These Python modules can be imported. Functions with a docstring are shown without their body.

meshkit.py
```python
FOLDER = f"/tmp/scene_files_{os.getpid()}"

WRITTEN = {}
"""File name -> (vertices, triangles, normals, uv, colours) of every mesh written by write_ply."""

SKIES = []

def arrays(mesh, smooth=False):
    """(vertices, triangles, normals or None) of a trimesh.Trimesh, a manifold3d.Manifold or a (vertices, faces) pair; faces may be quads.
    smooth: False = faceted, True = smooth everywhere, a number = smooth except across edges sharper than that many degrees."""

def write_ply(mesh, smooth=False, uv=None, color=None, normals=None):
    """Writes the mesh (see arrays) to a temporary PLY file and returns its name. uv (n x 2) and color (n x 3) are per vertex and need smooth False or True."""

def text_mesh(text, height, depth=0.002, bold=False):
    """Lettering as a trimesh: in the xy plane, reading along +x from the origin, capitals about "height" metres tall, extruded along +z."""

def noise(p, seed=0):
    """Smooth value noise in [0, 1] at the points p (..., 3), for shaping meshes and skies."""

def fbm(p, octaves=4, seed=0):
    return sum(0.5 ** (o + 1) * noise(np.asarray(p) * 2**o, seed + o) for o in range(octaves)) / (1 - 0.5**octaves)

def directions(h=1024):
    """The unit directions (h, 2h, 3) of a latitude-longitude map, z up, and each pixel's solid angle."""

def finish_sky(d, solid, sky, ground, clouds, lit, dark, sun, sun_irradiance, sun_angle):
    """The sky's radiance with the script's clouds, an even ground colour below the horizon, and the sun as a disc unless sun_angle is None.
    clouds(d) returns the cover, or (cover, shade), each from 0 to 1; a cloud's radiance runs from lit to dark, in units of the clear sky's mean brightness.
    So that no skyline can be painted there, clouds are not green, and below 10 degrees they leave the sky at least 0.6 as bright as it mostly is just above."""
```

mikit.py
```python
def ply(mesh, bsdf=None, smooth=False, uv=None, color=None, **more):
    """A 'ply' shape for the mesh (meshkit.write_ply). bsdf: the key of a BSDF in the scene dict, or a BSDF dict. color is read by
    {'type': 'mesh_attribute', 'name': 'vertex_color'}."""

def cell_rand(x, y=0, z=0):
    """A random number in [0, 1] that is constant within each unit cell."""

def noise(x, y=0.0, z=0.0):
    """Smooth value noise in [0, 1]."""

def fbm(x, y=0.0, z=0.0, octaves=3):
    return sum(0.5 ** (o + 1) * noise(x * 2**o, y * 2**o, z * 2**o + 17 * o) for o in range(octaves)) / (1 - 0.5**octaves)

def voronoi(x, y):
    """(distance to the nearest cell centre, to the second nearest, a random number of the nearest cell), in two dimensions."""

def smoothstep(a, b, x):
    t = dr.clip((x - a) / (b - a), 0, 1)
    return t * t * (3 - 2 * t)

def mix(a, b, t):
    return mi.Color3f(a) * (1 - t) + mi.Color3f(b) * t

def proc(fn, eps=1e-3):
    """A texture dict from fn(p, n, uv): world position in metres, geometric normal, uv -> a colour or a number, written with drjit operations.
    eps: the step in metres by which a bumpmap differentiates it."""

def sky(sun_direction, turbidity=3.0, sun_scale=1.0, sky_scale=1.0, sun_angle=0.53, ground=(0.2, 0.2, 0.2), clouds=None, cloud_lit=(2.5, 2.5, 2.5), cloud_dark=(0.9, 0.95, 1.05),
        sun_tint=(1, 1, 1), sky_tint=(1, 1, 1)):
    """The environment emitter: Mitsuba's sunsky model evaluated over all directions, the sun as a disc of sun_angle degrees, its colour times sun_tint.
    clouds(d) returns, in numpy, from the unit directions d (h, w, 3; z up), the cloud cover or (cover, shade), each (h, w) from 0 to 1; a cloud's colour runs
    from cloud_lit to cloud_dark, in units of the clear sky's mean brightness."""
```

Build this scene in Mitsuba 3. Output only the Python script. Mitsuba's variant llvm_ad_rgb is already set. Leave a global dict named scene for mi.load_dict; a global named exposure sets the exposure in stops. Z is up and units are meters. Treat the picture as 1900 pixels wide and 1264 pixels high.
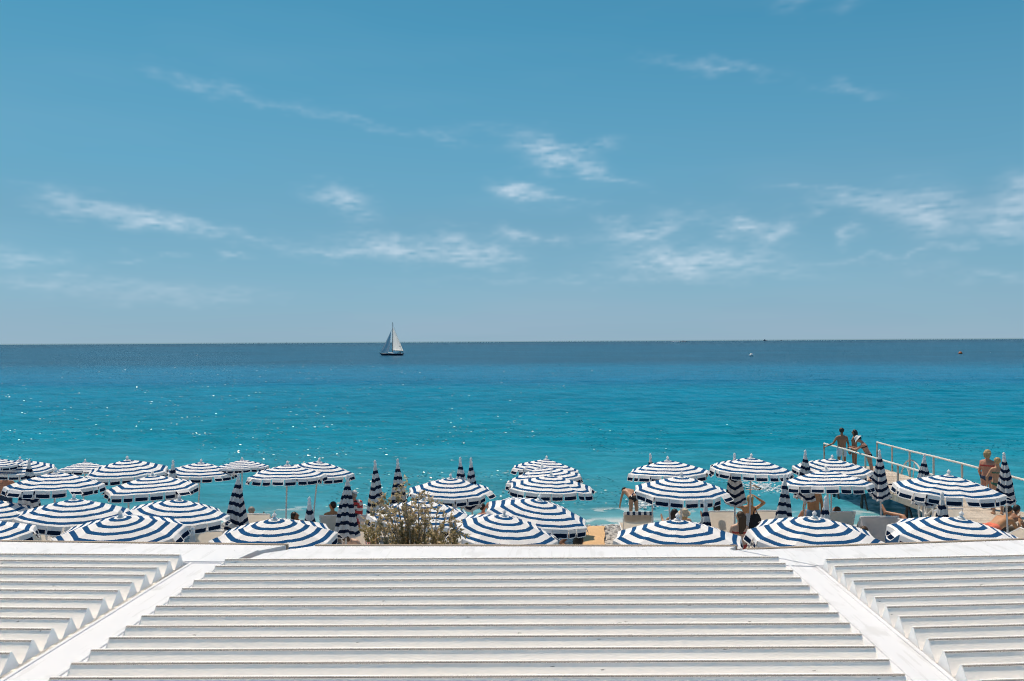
import math
import numpy as np
import trimesh
import mitsuba as mi
import drjit as dr
import manifold3d as m3
import mikit
import meshkit
from mikit import proc, fbm, noise, smoothstep, mix, cell_rand, voronoi

T = mi.ScalarTransform4f
M = m3.Manifold
scene, labels = {}, {}
rng = np.random.default_rng(7)

# ---------------------------------------------------------------- camera, sky, exposure
EYE, FOCAL = 5.2, 1500.0            # eye height above the upper beach; focal length in widths of the photo's 1900
YAW, PITCH, ROLL = np.radians([2.5, 0.1, 0.33])
D = np.array([-math.sin(YAW) * math.cos(PITCH), math.cos(YAW) * math.cos(PITCH), math.sin(PITCH)])
R0 = np.cross(D, [0, 0, 1]); R0 /= np.linalg.norm(R0); U0 = np.cross(R0, D)
RV = R0 * math.cos(ROLL) - U0 * math.sin(ROLL)
UV = U0 * math.cos(ROLL) + R0 * math.sin(ROLL)
scene['camera'] = {'type': 'perspective', 'fov': 2 * math.degrees(math.atan(950 / FOCAL)), 'fov_axis': 'x', 'near_clip': 0.1, 'far_clip': 80000.0,
                   'to_world': T().look_at(origin=[0, 0, EYE], target=[float(D[0]), float(D[1]), EYE + float(D[2])], up=[float(x) for x in UV])}

CIRRUS = [(-24.2,16.7,2.04,0.28,13,0.5),(-21.5,16.5,1.88,0.22,10,0.3),(-17.7,15.8,2.30,0.15,8,0.35),(-14.1,15.4,2.33,0.19,13,0.3),(-10.8,14.5,2.34,0.19,10,0.2),(-7.4,14.1,1.77,0.15,8,0.3),(-5.8,14.6,2.36,0.23,-5,0.15),(-30.7,8.7,2.04,0.40,8,0.6),(-26.2,8.0,2.47,0.35,8,0.7),(-29.6,8.0,2.75,0.17,5,0.35),(-21.9,7.3,4.00,0.29,8,0.3),(-14.7,10.1,1.71,0.37,5,0.5),(-13.6,9.6,1.44,0.52,30,0.45),(-9.3,6.3,4.20,0.46,3,0.75),(-4.9,6.5,2.30,0.46,15,0.65),(-14.9,6.3,2.25,0.19,-3,0.35),(-10.8,7.1,0.57,0.30,30,0.4),(-12.7,7.5,1.52,0.19,5,0.2),(-21.2,5.9,0.91,0.14,3,0.4),(-25.3,5.8,0.78,0.14,0,0.35),(-27.5,5.5,0.63,0.14,0,0.25),(-34.0,5.2,2.94,0.33,2,0.4),(-32.0,3.9,4.66,0.27,0,0.3),(-25.3,3.2,5.29,0.35,0,0.25),(0.6,12.9,2.54,0.53,20,0.85),(2.7,13.5,1.76,0.23,-8,0.5),(4.0,11.6,2.32,0.23,18,0.35),(-2.2,10.7,1.24,0.34,12,0.9),(-0.5,10.3,1.36,0.31,15,0.5),(1.8,9.8,1.93,0.11,5,0.25),(-2.3,7.7,0.77,0.23,8,0.7),(-0.5,7.3,2.31,0.27,4,0.4),(6.1,7.3,2.09,0.45,5,0.6),(7.9,7.8,1.14,0.30,-12,0.5),(4.4,8.4,1.15,0.15,10,0.3),(9.6,5.5,4.13,0.60,-3,0.6),(11.7,5.3,4.46,0.44,5,0.35),(9.0,5.1,1.50,0.37,20,0.4),(13.2,7.8,1.11,0.40,0,0.85),(15.5,7.4,1.10,0.51,-25,0.6),(15.3,6.9,0.44,0.65,60,0.5),(9.8,8.6,1.89,0.30,0,0.2),(21.0,8.9,1.77,0.35,5,0.5),(24.7,8.1,2.06,0.75,12,0.6),(25.3,7.6,1.02,0.61,-50,0.5),(18.7,9.9,2.89,0.14,5,0.3),(29.6,8.2,1.14,0.91,-60,0.6),(28.8,7.1,1.48,0.52,0,0.45),(20.3,6.9,0.64,0.25,-35,0.55),(18.2,8.7,0.54,0.43,50,0.3),(11.1,18.2,3.32,0.22,8,0.45),(13.1,17.9,1.35,0.22,8,0.25),(20.4,16.0,1.83,0.18,14,0.4),(16.8,21.6,0.97,0.32,0,0.4),(20.4,21.1,1.13,0.28,0,0.2),(23.8,5.5,5.50,0.14,-5,0.25),(24.7,4.6,1.36,0.27,0,0.2),(28.5,3.8,1.64,0.23,3,0.25),(3.2,4.3,9.53,0.19,0,0.15)]


def cirrus(d):
    """thin ice-cloud wisps: (azimuth from +y, elevation, half length, half thickness, slant, cover), frayed by noise"""
    az, el = np.degrees(np.arctan2(d[..., 0], d[..., 1])), np.degrees(np.arcsin(np.clip(d[..., 2], -1, 1)))
    p = np.stack([az * 0.55, el * 1.5, az * 0], -1)
    w1, w2 = meshkit.fbm(p * 1.0, 4, 3) - 0.5, meshkit.fbm(p * 1.1 + 9, 4, 8) - 0.5
    streak = meshkit.fbm(np.stack([az * 1.0 + el * 1.2, el * 5.0 - az * 0.6, az * 0], -1), 4, 21)
    out = np.zeros(az.shape)
    for a, e, hl, ht, t, s in CIRRUS:
        near = (np.abs(az - a) < hl * 3 + 4) & (np.abs(el - e) < hl * 2 + 4)
        if not near.any():
            continue
        s = s * (0.62 if e > 14 or (a < -5 and e > 13) else 1.0)
        t = math.radians(t)
        x, y = az[near] - a + 1.6 * w1[near], el[near] - e + 1.5 * w2[near]
        u, v = (x * math.cos(t) - y * math.sin(t)) / (hl * 1.15), (x * math.sin(t) + y * math.cos(t)) / (ht * 1.35)
        g = np.exp(-np.abs(u) ** 2.4 - np.abs(v) ** 1.7)
        out[near] = np.maximum(out[near], 0) + s * 1.1 * g * np.clip(0.15 + 1.6 * (streak[near] - 0.22), 0, 1.2) * (1 - np.clip(out[near], 0, 1))
    veil = np.clip(meshkit.fbm(np.stack([az * 0.05, el * 0.3, az * 0 + 3], -1), 5, 30) - 0.5, 0, 1) * 0.5 * np.clip(1 - np.abs(el - 8) / 30, 0, 1)
    # sea haze low on the sky, bluer than the ice cloud
    band = 0.82 * np.exp(-(np.maximum(el, 0) / 5.2) ** 1.5) * (0.85 + 0.3 * meshkit.fbm(np.stack([az * 0.12, el * 0.8, az * 0 + 7], -1), 3, 40))
    ice = np.clip(out * 0.52 + veil * 0.2, 0, 1)
    band = np.clip(band, 0, 1)
    dust = 0.5 * np.clip((21 - el) / 12.5, 0, 1) * (0.8 + 0.4 * meshkit.fbm(np.stack([az * 0.06, el * 0.25, az * 0 + 4], -1), 3, 44))
    a, b, c = ice, (1 - ice) * band, (1 - ice) * (1 - band) * np.clip(dust, 0, 1)      # wisps over sea haze over thin dust
    cover = a + b + c
    return np.clip(cover, 0, 0.94), (0.79 * b + c) / np.maximum(cover, 1e-6)


SUN_AZ, SUN_EL = math.radians(-33), math.radians(66)
SUN = [math.sin(SUN_AZ) * math.cos(SUN_EL), math.cos(SUN_AZ) * math.cos(SUN_EL), math.sin(SUN_EL)]
scene['sky'] = mikit.sky(SUN, turbidity=2.2, sun_tint=(1.0, 0.985, 1.0), clouds=cirrus, cloud_lit=(4.0, 4.25, 4.6), cloud_dark=(0.80, 1.43, 2.02), sky_tint=(0.52, 1.155, 1.03), ground=(0.06, 0.14, 0.16))
exposure = 1.4


# ---------------------------------------------------------------- helpers
def ray(px, py):
    return D + (px - 950) / FOCAL * RV + (632 - py) / FOCAL * UV


def at(px, py, Y):
    """the point of the place Y metres out to sea that the photo shows at this pixel (used to measure positions)"""
    v = ray(px, py)
    return np.array([0, 0, EYE]) + v * Y / v[1]


def numbered(name):
    if not any(k == name or k.startswith(name + '__') for k in list(scene) + list(labels)):
        return name
    i = 1
    while any(k == f'{name}_{i:03d}' or k.startswith(f'{name}_{i:03d}__') for k in list(scene) + list(labels)):
        i += 1
    return f'{name}_{i:03d}'


COUNT = {}


def fresh(name):
    """next free key for a name (fast)"""
    n = COUNT.get(name, 0)
    COUNT[name] = n + 1
    return name if n == 0 else f'{name}_{n:03d}'


def thing(name, label, cat, group=None):
    k = fresh(name)
    labels[k] = {'label': label, 'category': cat}
    if group:
        labels[k]['group'] = group
    return k


def part(parent, name, mesh, bsdf, smooth=False, label=None, kind=None, tw=None, uv=None):
    k = fresh(parent + '__' + name)
    s = dict(mesh) if isinstance(mesh, dict) else mikit.ply(mesh, bsdf, smooth, uv=uv)
    if tw is not None:
        s['to_world'] = tw
    scene[k] = s
    if label or kind:
        labels[k] = {}
        if label:
            labels[k]['label'] = label
        if kind:
            labels[k]['kind'] = kind
    return k


def struct(name, mesh, bsdf, smooth=False, label=None):
    k = fresh(name)
    scene[k] = mikit.ply(mesh, bsdf, smooth)
    labels[k] = {'kind': 'structure'}
    if label:
        labels[k]['label'] = label
    return k


def cat(ms):
    ms = [m if isinstance(m, trimesh.Trimesh) else totri(m) for m in ms]
    return trimesh.util.concatenate(ms)


def totri(m):
    q = m.to_mesh()
    return trimesh.Trimesh(np.array(q.vert_properties[:, :3]), np.array(q.tri_verts), process=False)


def box(x0, x1, y0, y1, z0, z1, bevel=0.0):
    if bevel:
        pts = []
        b = bevel
        for x, sx in ((x0, 1), (x1, -1)):
            for y, sy in ((y0, 1), (y1, -1)):
                for z, sz in ((z0, 1), (z1, -1)):
                    pts += [(x, y + sy * b, z + sz * b), (x + sx * b, y, z + sz * b), (x + sx * b, y + sy * b, z)]
        return totri(M.hull_points(np.array(pts, float)))
    m = trimesh.creation.box([x1 - x0, y1 - y0, z1 - z0])
    m.apply_translation([(x0 + x1) / 2, (y0 + y1) / 2, (z0 + z1) / 2])
    return m


def frames(p):
    p = np.asarray(p, float)
    t = np.gradient(p, axis=0)
    t /= np.linalg.norm(t, axis=1, keepdims=True) + 1e-12
    a = np.cross(t, np.where(np.abs(t[:, 2:]) < 0.9, [0, 0, 1.0], [1.0, 0, 0]))
    a /= np.linalg.norm(a, axis=1, keepdims=True) + 1e-12
    return p, t, a, np.cross(t, a)


def tube(points, r, sides=8, caps=True):
    p, t, a, b = frames(points)
    n = len(p)
    r = np.broadcast_to(r, (n,))
    g = np.arange(sides) * 2 * np.pi / sides
    v = p[:, None] + r[:, None, None] * (np.cos(g)[None, :, None] * a[:, None] + np.sin(g)[None, :, None] * b[:, None])
    i, j = np.meshgrid(np.arange(n - 1), np.arange(sides), indexing='ij')
    k = (j + 1) % sides
    q = np.stack([i * sides + j, i * sides + k, (i + 1) * sides + k, (i + 1) * sides + j], -1).reshape(-1, 4)
    f = np.vstack([q[:, [0, 2, 1]], q[:, [0, 3, 2]]])
    v = v.reshape(-1, 3)
    if caps:
        v = np.vstack([v, p[0], p[-1]])
        s = np.arange(sides)
        e = (s + 1) % sides
        f = np.vstack([f, np.stack([s, e, s * 0 + len(v) - 2], 1), np.stack([e + (n - 1) * sides, s + (n - 1) * sides, s * 0 + len(v) - 1], 1)])
    m = trimesh.Trimesh(v, f, process=False)
    return m


def lathe(prof, sides=16):
    """revolved about z: prof = [(r, z)]"""
    prof = np.array(prof, float)
    g = np.arange(sides) * 2 * np.pi / sides
    v = np.stack([prof[:, 0][:, None] * np.cos(g), prof[:, 0][:, None] * np.sin(g), np.repeat(prof[:, 1][:, None], sides, 1)], -1).reshape(-1, 3)
    i, j = np.meshgrid(np.arange(len(prof) - 1), np.arange(sides), indexing='ij')
    k = (j + 1) % sides
    q = np.stack([i * sides + j, i * sides + k, (i + 1) * sides + k, (i + 1) * sides + j], -1).reshape(-1, 4)
    return trimesh.Trimesh(v, np.vstack([q[:, [0, 1, 2]], q[:, [0, 2, 3]]]), process=False)


def grid_mesh(X, Y, Z):
    n, m = X.shape
    v = np.stack([X, Y, Z], -1).reshape(-1, 3)
    i, j = np.meshgrid(np.arange(n - 1), np.arange(m - 1), indexing='ij')
    a = (i * m + j).ravel()
    f = np.vstack([np.stack([a, a + 1, a + m + 1], 1), np.stack([a, a + m + 1, a + m], 1)])
    return trimesh.Trimesh(v, f, process=False)


def unit(v):
    v = np.asarray(v, float)
    return v / np.linalg.norm(v)


def rotz(a):
    c, s = math.cos(a), math.sin(a)
    return np.array([[c, -s, 0], [s, c, 0], [0, 0, 1.0]])


def mat4(Rm, t):
    m = np.eye(4)
    m[:3, :3] = Rm
    m[:3, 3] = t
    return T(m.tolist())


# ---------------------------------------------------------------- materials
def pr(key, color, rough=0.6, **k):
    c = color if isinstance(color, dict) else {'type': 'rgb', 'value': list(color)}
    scene[key] = {'type': 'twosided', 'bsdf': {'type': 'principled', 'base_color': c, 'roughness': rough, **k}}


def cloth(key, fn, trans):
    scene[key] = {'type': 'principledthin', 'base_color': fn, 'roughness': 0.85, 'diff_trans': trans, 'eta': 1.3, 'spec_trans': 0.0}


WHITE_CLOTH, NAVY = (0.89, 0.885, 0.89), (0.021, 0.092, 0.23)


def stripes(p, n, uv):
    """printed canvas: uv.y runs from the crown (0) to the hem; five navy rings on the canopy (to 1), a navy band on the hanging flap (1 to 2)"""
    t = uv.y
    f = t * 5.2 - 0.45
    f = f - dr.floor(f)
    ring = smoothstep(0.04, 0.07, f) * (1 - smoothstep(0.44, 0.47, f)) * smoothstep(0.075, 0.08, t) * (1 - smoothstep(0.985, 0.99, t))
    h = t - 1.0
    side = smoothstep(0.05, 0.08, uv.x) * (1 - smoothstep(0.92, 0.95, uv.x))
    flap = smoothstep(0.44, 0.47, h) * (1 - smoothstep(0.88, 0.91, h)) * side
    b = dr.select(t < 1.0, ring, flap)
    navy = mix(NAVY, (0.007, 0.019, 0.05), smoothstep(0.999, 1.0, t))  # flap navy is darkened: shade on the hanging hem put into the print
    fade = 0.93 + 0.12 * fbm(p.x * 3, p.y * 3, p.z * 3)
    return mix(WHITE_CLOTH, navy, b) * fade


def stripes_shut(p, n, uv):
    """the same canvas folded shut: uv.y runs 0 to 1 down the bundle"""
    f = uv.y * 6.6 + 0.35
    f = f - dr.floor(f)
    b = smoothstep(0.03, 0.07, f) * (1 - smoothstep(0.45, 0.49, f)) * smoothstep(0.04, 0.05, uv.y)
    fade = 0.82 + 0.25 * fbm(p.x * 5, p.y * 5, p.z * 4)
    return mix((0.74, 0.72, 0.71), (0.013, 0.022, 0.055), b) * fade  # navy darker than on the open canopies, shade painted into the cloth


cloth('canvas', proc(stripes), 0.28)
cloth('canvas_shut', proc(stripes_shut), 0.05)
pr('white_paint', (0.8, 0.8, 0.8), 0.35)


def beam_paint(p, n, uv):
    g = fbm(p.x * 2.2, p.y * 0.7, p.z * 3, 4)
    d = dr.clip(smoothstep(0.56, 0.80, fbm(p.x * 7 + 3, p.y * 4, p.z * 9, 4)) + 0.7 * smoothstep(0.62, 0.75, fbm(p.x * 30, p.y * 2.5, 1.0, 3)), 0, 1)
    return mix((0.735, 0.745, 0.775), (0.55, 0.545, 0.54), d * 0.45) * (0.94 + 0.1 * g)


def louver_paint(p, n, uv):
    k = dr.floor((p.y - 0.02 * p.x) / 0.2425)
    dust = fbm(p.x * 1.3 + 11 * cell_rand(k), p.z * 30, k, 3)
    grime = smoothstep(0.5, 0.85, fbm(p.x * 5, p.z * 60, k * 3.3, 4))
    cx, cy = p.x * 5.0, p.y * 26.0 + p.z * 11
    dd, _, w = voronoi(cx, cy)
    speck = (1 - smoothstep(0.04, 0.09, dd * (0.6 + 0.8 * noise(p.x * 90, p.y * 90, p.z * 90)))) * smoothstep(0.93, 0.94, w)
    base = mix((0.92, 0.89, 0.85), (0.84, 0.81, 0.77), grime * 0.6) * (0.93 + 0.12 * dust)
    return mix(base, (0.16, 0.14, 0.12), speck * 0.85)


pr('beam_paint', proc(beam_paint), 0.45)
pr('louver_paint', proc(louver_paint), 0.5)
pr('louver_end', (0.85, 0.85, 0.85), 0.5)
pr('strip_brown', (0.38, 0.33, 0.29), 0.6)
pr('tan_trim', (0.36, 0.28, 0.21), 0.5)


def brown_wood_fn(p, n, uv):
    return mix((0.22, 0.115, 0.055), (0.34, 0.20, 0.11), fbm(p.x * 3, p.y * 3, p.z * 40, 4))


def deck_fn(p, n, uv):
    k = dr.floor(p.y / 0.145)
    g = fbm(p.x * 3 + 5 * cell_rand(k), p.y * 55, k, 4)
    s = smoothstep(0.45, 0.7, fbm(p.x * 1.7, p.y * 1.7, 4.0, 4))
    return mix((0.58, 0.51, 0.43), (0.31, 0.255, 0.20), g * 0.6 + s * 0.35) * (0.85 + 0.3 * cell_rand(k, 3))


pr('brown_wood', proc(brown_wood_fn), 0.6)
pr('deck_wood', proc(deck_fn), 0.75)
pr('rail_wood', proc(lambda p, n, uv: mix((0.80, 0.78, 0.74), (0.58, 0.52, 0.46), fbm(p.x * 12, p.y * 3, p.z * 12, 4))), 0.6)
pr('post_steel', proc(lambda p, n, uv: mix((0.50, 0.46, 0.41), (0.33, 0.25, 0.19), smoothstep(0.5, 0.7, fbm(p.x * 9, p.y * 9, p.z * 5)))), 0.5)
pr('dark_steel', proc(lambda p, n, uv: mix((0.025, 0.032, 0.036), (0.09, 0.06, 0.04), smoothstep(0.5, 0.7, fbm(p.x * 8, p.y * 8, p.z * 5)))), 0.6)
pr('pole_metal', (0.66, 0.66, 0.66), 0.35)
cloth('cream_mesh', proc(lambda p, n, uv: mix((0.80, 0.74, 0.65), (0.70, 0.63, 0.55), fbm(p.x * 6, p.y * 6, p.z * 9))), 1.1)
cloth('towel_white', proc(lambda p, n, uv: mix((0.78, 0.78, 0.80), (0.66, 0.66, 0.69), fbm(p.x * 18, p.y * 18, p.z * 18))), 1.0)
pr('cap_white', (0.8, 0.79, 0.77), 0.85)
pr('black_cloth', (0.012, 0.012, 0.014), 0.8)
pr('print_black', (0.02, 0.02, 0.025), 0.8)


def shore_fn(p, n, uv):
    d, e, w = voronoi(p.x * 13, p.y * 13)
    tone = mix((0.30, 0.29, 0.28), (0.56, 0.54, 0.51), w)
    gap = smoothstep(0.02, 0.16, e - d)
    damp = smoothstep(-0.72, -0.92, p.z)
    return mix((0.12, 0.11, 0.10), tone, gap) * (1 - 0.5 * damp)


pr('shingle', proc(shore_fn), 0.8)
pr('pebble_pale', proc(lambda p, n, uv: mix((0.50, 0.48, 0.46), (0.64, 0.62, 0.58), cell_rand(p.x * 9, p.y * 9))), 0.7)
pr('pebble_dark', proc(lambda p, n, uv: mix((0.20, 0.20, 0.20), (0.40, 0.38, 0.36), cell_rand(p.x * 9, p.y * 9))), 0.7)
pr('mat_coir', proc(lambda p, n, uv: mix((0.55, 0.37, 0.20), (0.46, 0.29, 0.15), fbm(p.x * 25, p.y * 60, 0.0, 3))), 0.95)
pr('concrete', proc(lambda p, n, uv: mix((0.42, 0.40, 0.38), (0.33, 0.31, 0.29), fbm(p.x * 2, p.y * 2, p.z * 2, 4))), 0.85)
pr('terrace_floor', proc(lambda p, n, uv: mix((0.30, 0.26, 0.22), (0.24, 0.20, 0.17), fbm(p.x * 4, p.y * 1, 0.0, 4))), 0.8)


def sea_body(p, n, uv):
    """the water's own colour with wave light painted in: pale over the shallows, turquoise over sand, deep blue offshore, with drifting bands of clearer and duller water"""
    far = fbm(p.x * 0.035, p.y * 0.03, 8.0, 4)
    y = p.y + 14 * (fbm(p.x * 0.012, p.y * 0.02, 1.0, 3) - 0.5) * smoothstep(30, 90, p.y) + 75 * (fbm(p.x * 0.004, p.y * 0.006, 5.0, 3) + 0.5 * far - 0.75) * smoothstep(90, 220, p.y)
    c = mix((0.14, 0.33, 0.37), (0.035, 0.25, 0.33), smoothstep(27.5, 31.5, p.y))
    c = mix(c, (0.0, 0.205, 0.315), smoothstep(31, 52, y))
    c = mix(c, (0.0, 0.182, 0.305), smoothstep(55, 82, y))
    c = mix(c, (0.0, 0.138, 0.268), smoothstep(105, 125, y))
    c = mix(c, (0.006, 0.076, 0.150), smoothstep(165, 260, y))
    c = mix(c, (0.012, 0.058, 0.112), smoothstep(400, 3000, y))
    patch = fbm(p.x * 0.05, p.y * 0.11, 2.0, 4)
    crest = fbm(p.x * 0.42 + 0.2 * p.y, p.y * 1.05, 4.0, 4)     # crest, fine and streak paint wave light and sky reflection into the colour
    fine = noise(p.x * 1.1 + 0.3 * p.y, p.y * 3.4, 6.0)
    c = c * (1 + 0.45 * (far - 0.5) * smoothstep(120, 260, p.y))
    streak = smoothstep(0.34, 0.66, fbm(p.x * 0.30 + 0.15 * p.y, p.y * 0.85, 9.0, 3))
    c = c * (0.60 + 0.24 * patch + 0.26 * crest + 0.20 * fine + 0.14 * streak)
    lace = fbm(p.x * 1.6, p.y * 2.4 + 2 * noise(p.x * 0.5, 3.0), 3.0, 4)
    edge = (1 - smoothstep(0.25, 1.1, dr.abs(p.y - (27.55 + 0.7 * (noise(p.x * 0.35, 7.0) - 0.5))))) * smoothstep(0.40, 0.58, lace)
    far_foam = (1 - smoothstep(0.0, 0.55, dr.abs(p.y - (28.9 + 1.2 * noise(p.x * 0.22, 2.0))))) * smoothstep(0.52, 0.66, lace)
    return mix(c, (0.62, 0.66, 0.67), dr.clip(edge * 0.8 + far_foam * 0.6, 0, 1))


def ripple(p, n, uv):
    fade = 1 - smoothstep(60, 190, p.y)
    a = fbm(p.x * 1.7 + 0.6 * p.y, p.y * 3.2, 0.0, 3)
    b = noise(p.x * 7.0 - 2.0 * p.y, p.y * 12.0, 3.0)
    return (a * 0.085 + b * 0.012) * fade


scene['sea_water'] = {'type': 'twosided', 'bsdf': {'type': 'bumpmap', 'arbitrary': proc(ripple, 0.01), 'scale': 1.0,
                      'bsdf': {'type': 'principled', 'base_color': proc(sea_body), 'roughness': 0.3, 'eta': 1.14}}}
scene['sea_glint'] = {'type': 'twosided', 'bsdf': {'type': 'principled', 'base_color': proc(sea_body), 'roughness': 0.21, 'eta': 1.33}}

# ---------------------------------------------------------------- the beach and the sea
SEA = -1.0


def ground(y):
    return np.interp(y, [-50, 15, 18, 22, 25, 27.3, 30, 40, 60], [0, 0, -0.08, -0.34, -0.62, -1.0, -1.6, -2.6, -4.5])


gx = np.concatenate([np.linspace(-60, -22, 25), np.linspace(-21.8, 21.8, 219), np.linspace(22, 60, 25)])
gy = np.concatenate([np.linspace(1.2, 14, 25), np.linspace(14.2, 30, 159), np.linspace(30.4, 60, 40)])
X, Y = np.meshgrid(gx, gy)
Z = ground(Y) + 0.05 * (meshkit.fbm(np.stack([X * 0.6, Y * 0.6, X * 0], -1), 4) - 0.5) * np.clip((Y - 3) / 5, 0, 1)
struct('beach', grid_mesh(X, Y, Z), 'shingle', True, 'grey pebble beach sloping down to the turquoise sea')


def sea_height(x, y):
    a = np.clip((y - 26.5) / 8, 0.15, 1.0)
    h = np.zeros_like(x)
    wr = np.random.default_rng(3)
    for L, amp in ((11, 0.055), (7.3, 0.05), (4.9, 0.045), (3.3, 0.035), (2.3, 0.027), (1.6, 0.02), (1.1, 0.014)):
        for _ in range(3):
            th = wr.normal(0.25, 0.42)
            kx, ky, ph = math.sin(th) * 2 * np.pi / L, math.cos(th) * 2 * np.pi / L, wr.uniform(0, 6.28)
            q = np.sin(kx * x + ky * y + ph + 2.2 * (meshkit.noise(np.stack([x / (L * 2.3), y / (L * 1.4), x * 0 + L], -1)) - 0.5) * 2)
            env = 0.4 + 1.2 * meshkit.noise(np.stack([x / (L * 4), y / (L * 3), x * 0 + 2 * L], -1), 5)
            h += amp * 0.5 * env * (1 - 2 * np.abs(q) ** 1.35 if _ == 0 else q) * np.clip((45 * L - y) / (20 * L), 0, 1)
    return SEA + a * h


rows = np.concatenate([np.arange(26.0, 70, 0.16), np.arange(70, 130, 0.33)])
while rows[-1] < 60000:
    rows = np.append(rows, rows[-1] * 1.02)
cols = np.linspace(-1, 1, 561)
cols = cols * (0.55 + 0.45 * cols ** 2)
X = cols[None, :] * (rows[:, None] * 1.25 + 26)
Y = np.repeat(rows[:, None], len(cols), 1)
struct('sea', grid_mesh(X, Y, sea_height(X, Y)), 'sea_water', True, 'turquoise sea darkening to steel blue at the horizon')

# the promenade the photograph is taken from, and its wall
struct('promenade', box(-60, 60, -12, 0.9, 3.2, 3.55), 'concrete')
struct('sea_wall', box(-60, 60, 0.9, 1.25, -0.5, 3.9), 'concrete')
struct('terrace', box(-30, 30, 1.25, 9.6, 0.0, 0.12), 'terrace_floor')

# loose pebbles where the shingle shows
def pebble_field(seed, n):
    r = np.random.default_rng(seed)
    ico = trimesh.creation.icosahedron()
    yy = 20 + 7.6 * r.random(n) ** 0.8
    xx = r.uniform(-19, 19, n)
    s = r.uniform(0.02, 0.05, n) * (1 + (r.random(n) < 0.06) * 0.9)
    V, F = [], []
    for i in range(n):
        v = ico.vertices * (s[i] * r.uniform(0.7, 1.3, 3) * [1, 1, 0.6]) @ rotz(r.uniform(0, 6.28)).T
        V.append(v + [xx[i], yy[i], ground(yy[i]) + s[i] * 0.25])
        F.append(ico.faces + 12 * i)
    return trimesh.Trimesh(np.vstack(V), np.vstack(F), process=False)


pk = thing('pebbles', 'loose pale and grey pebbles along the waterline', 'pebbles')
labels[pk]['kind'] = 'stuff'
part(pk, 'pale_stone', pebble_field(1, 5500), 'pebble_pale', True, kind='stuff')
part(pk, 'dark_stone', pebble_field(2, 4500), 'pebble_dark', True, kind='stuff')

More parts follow.
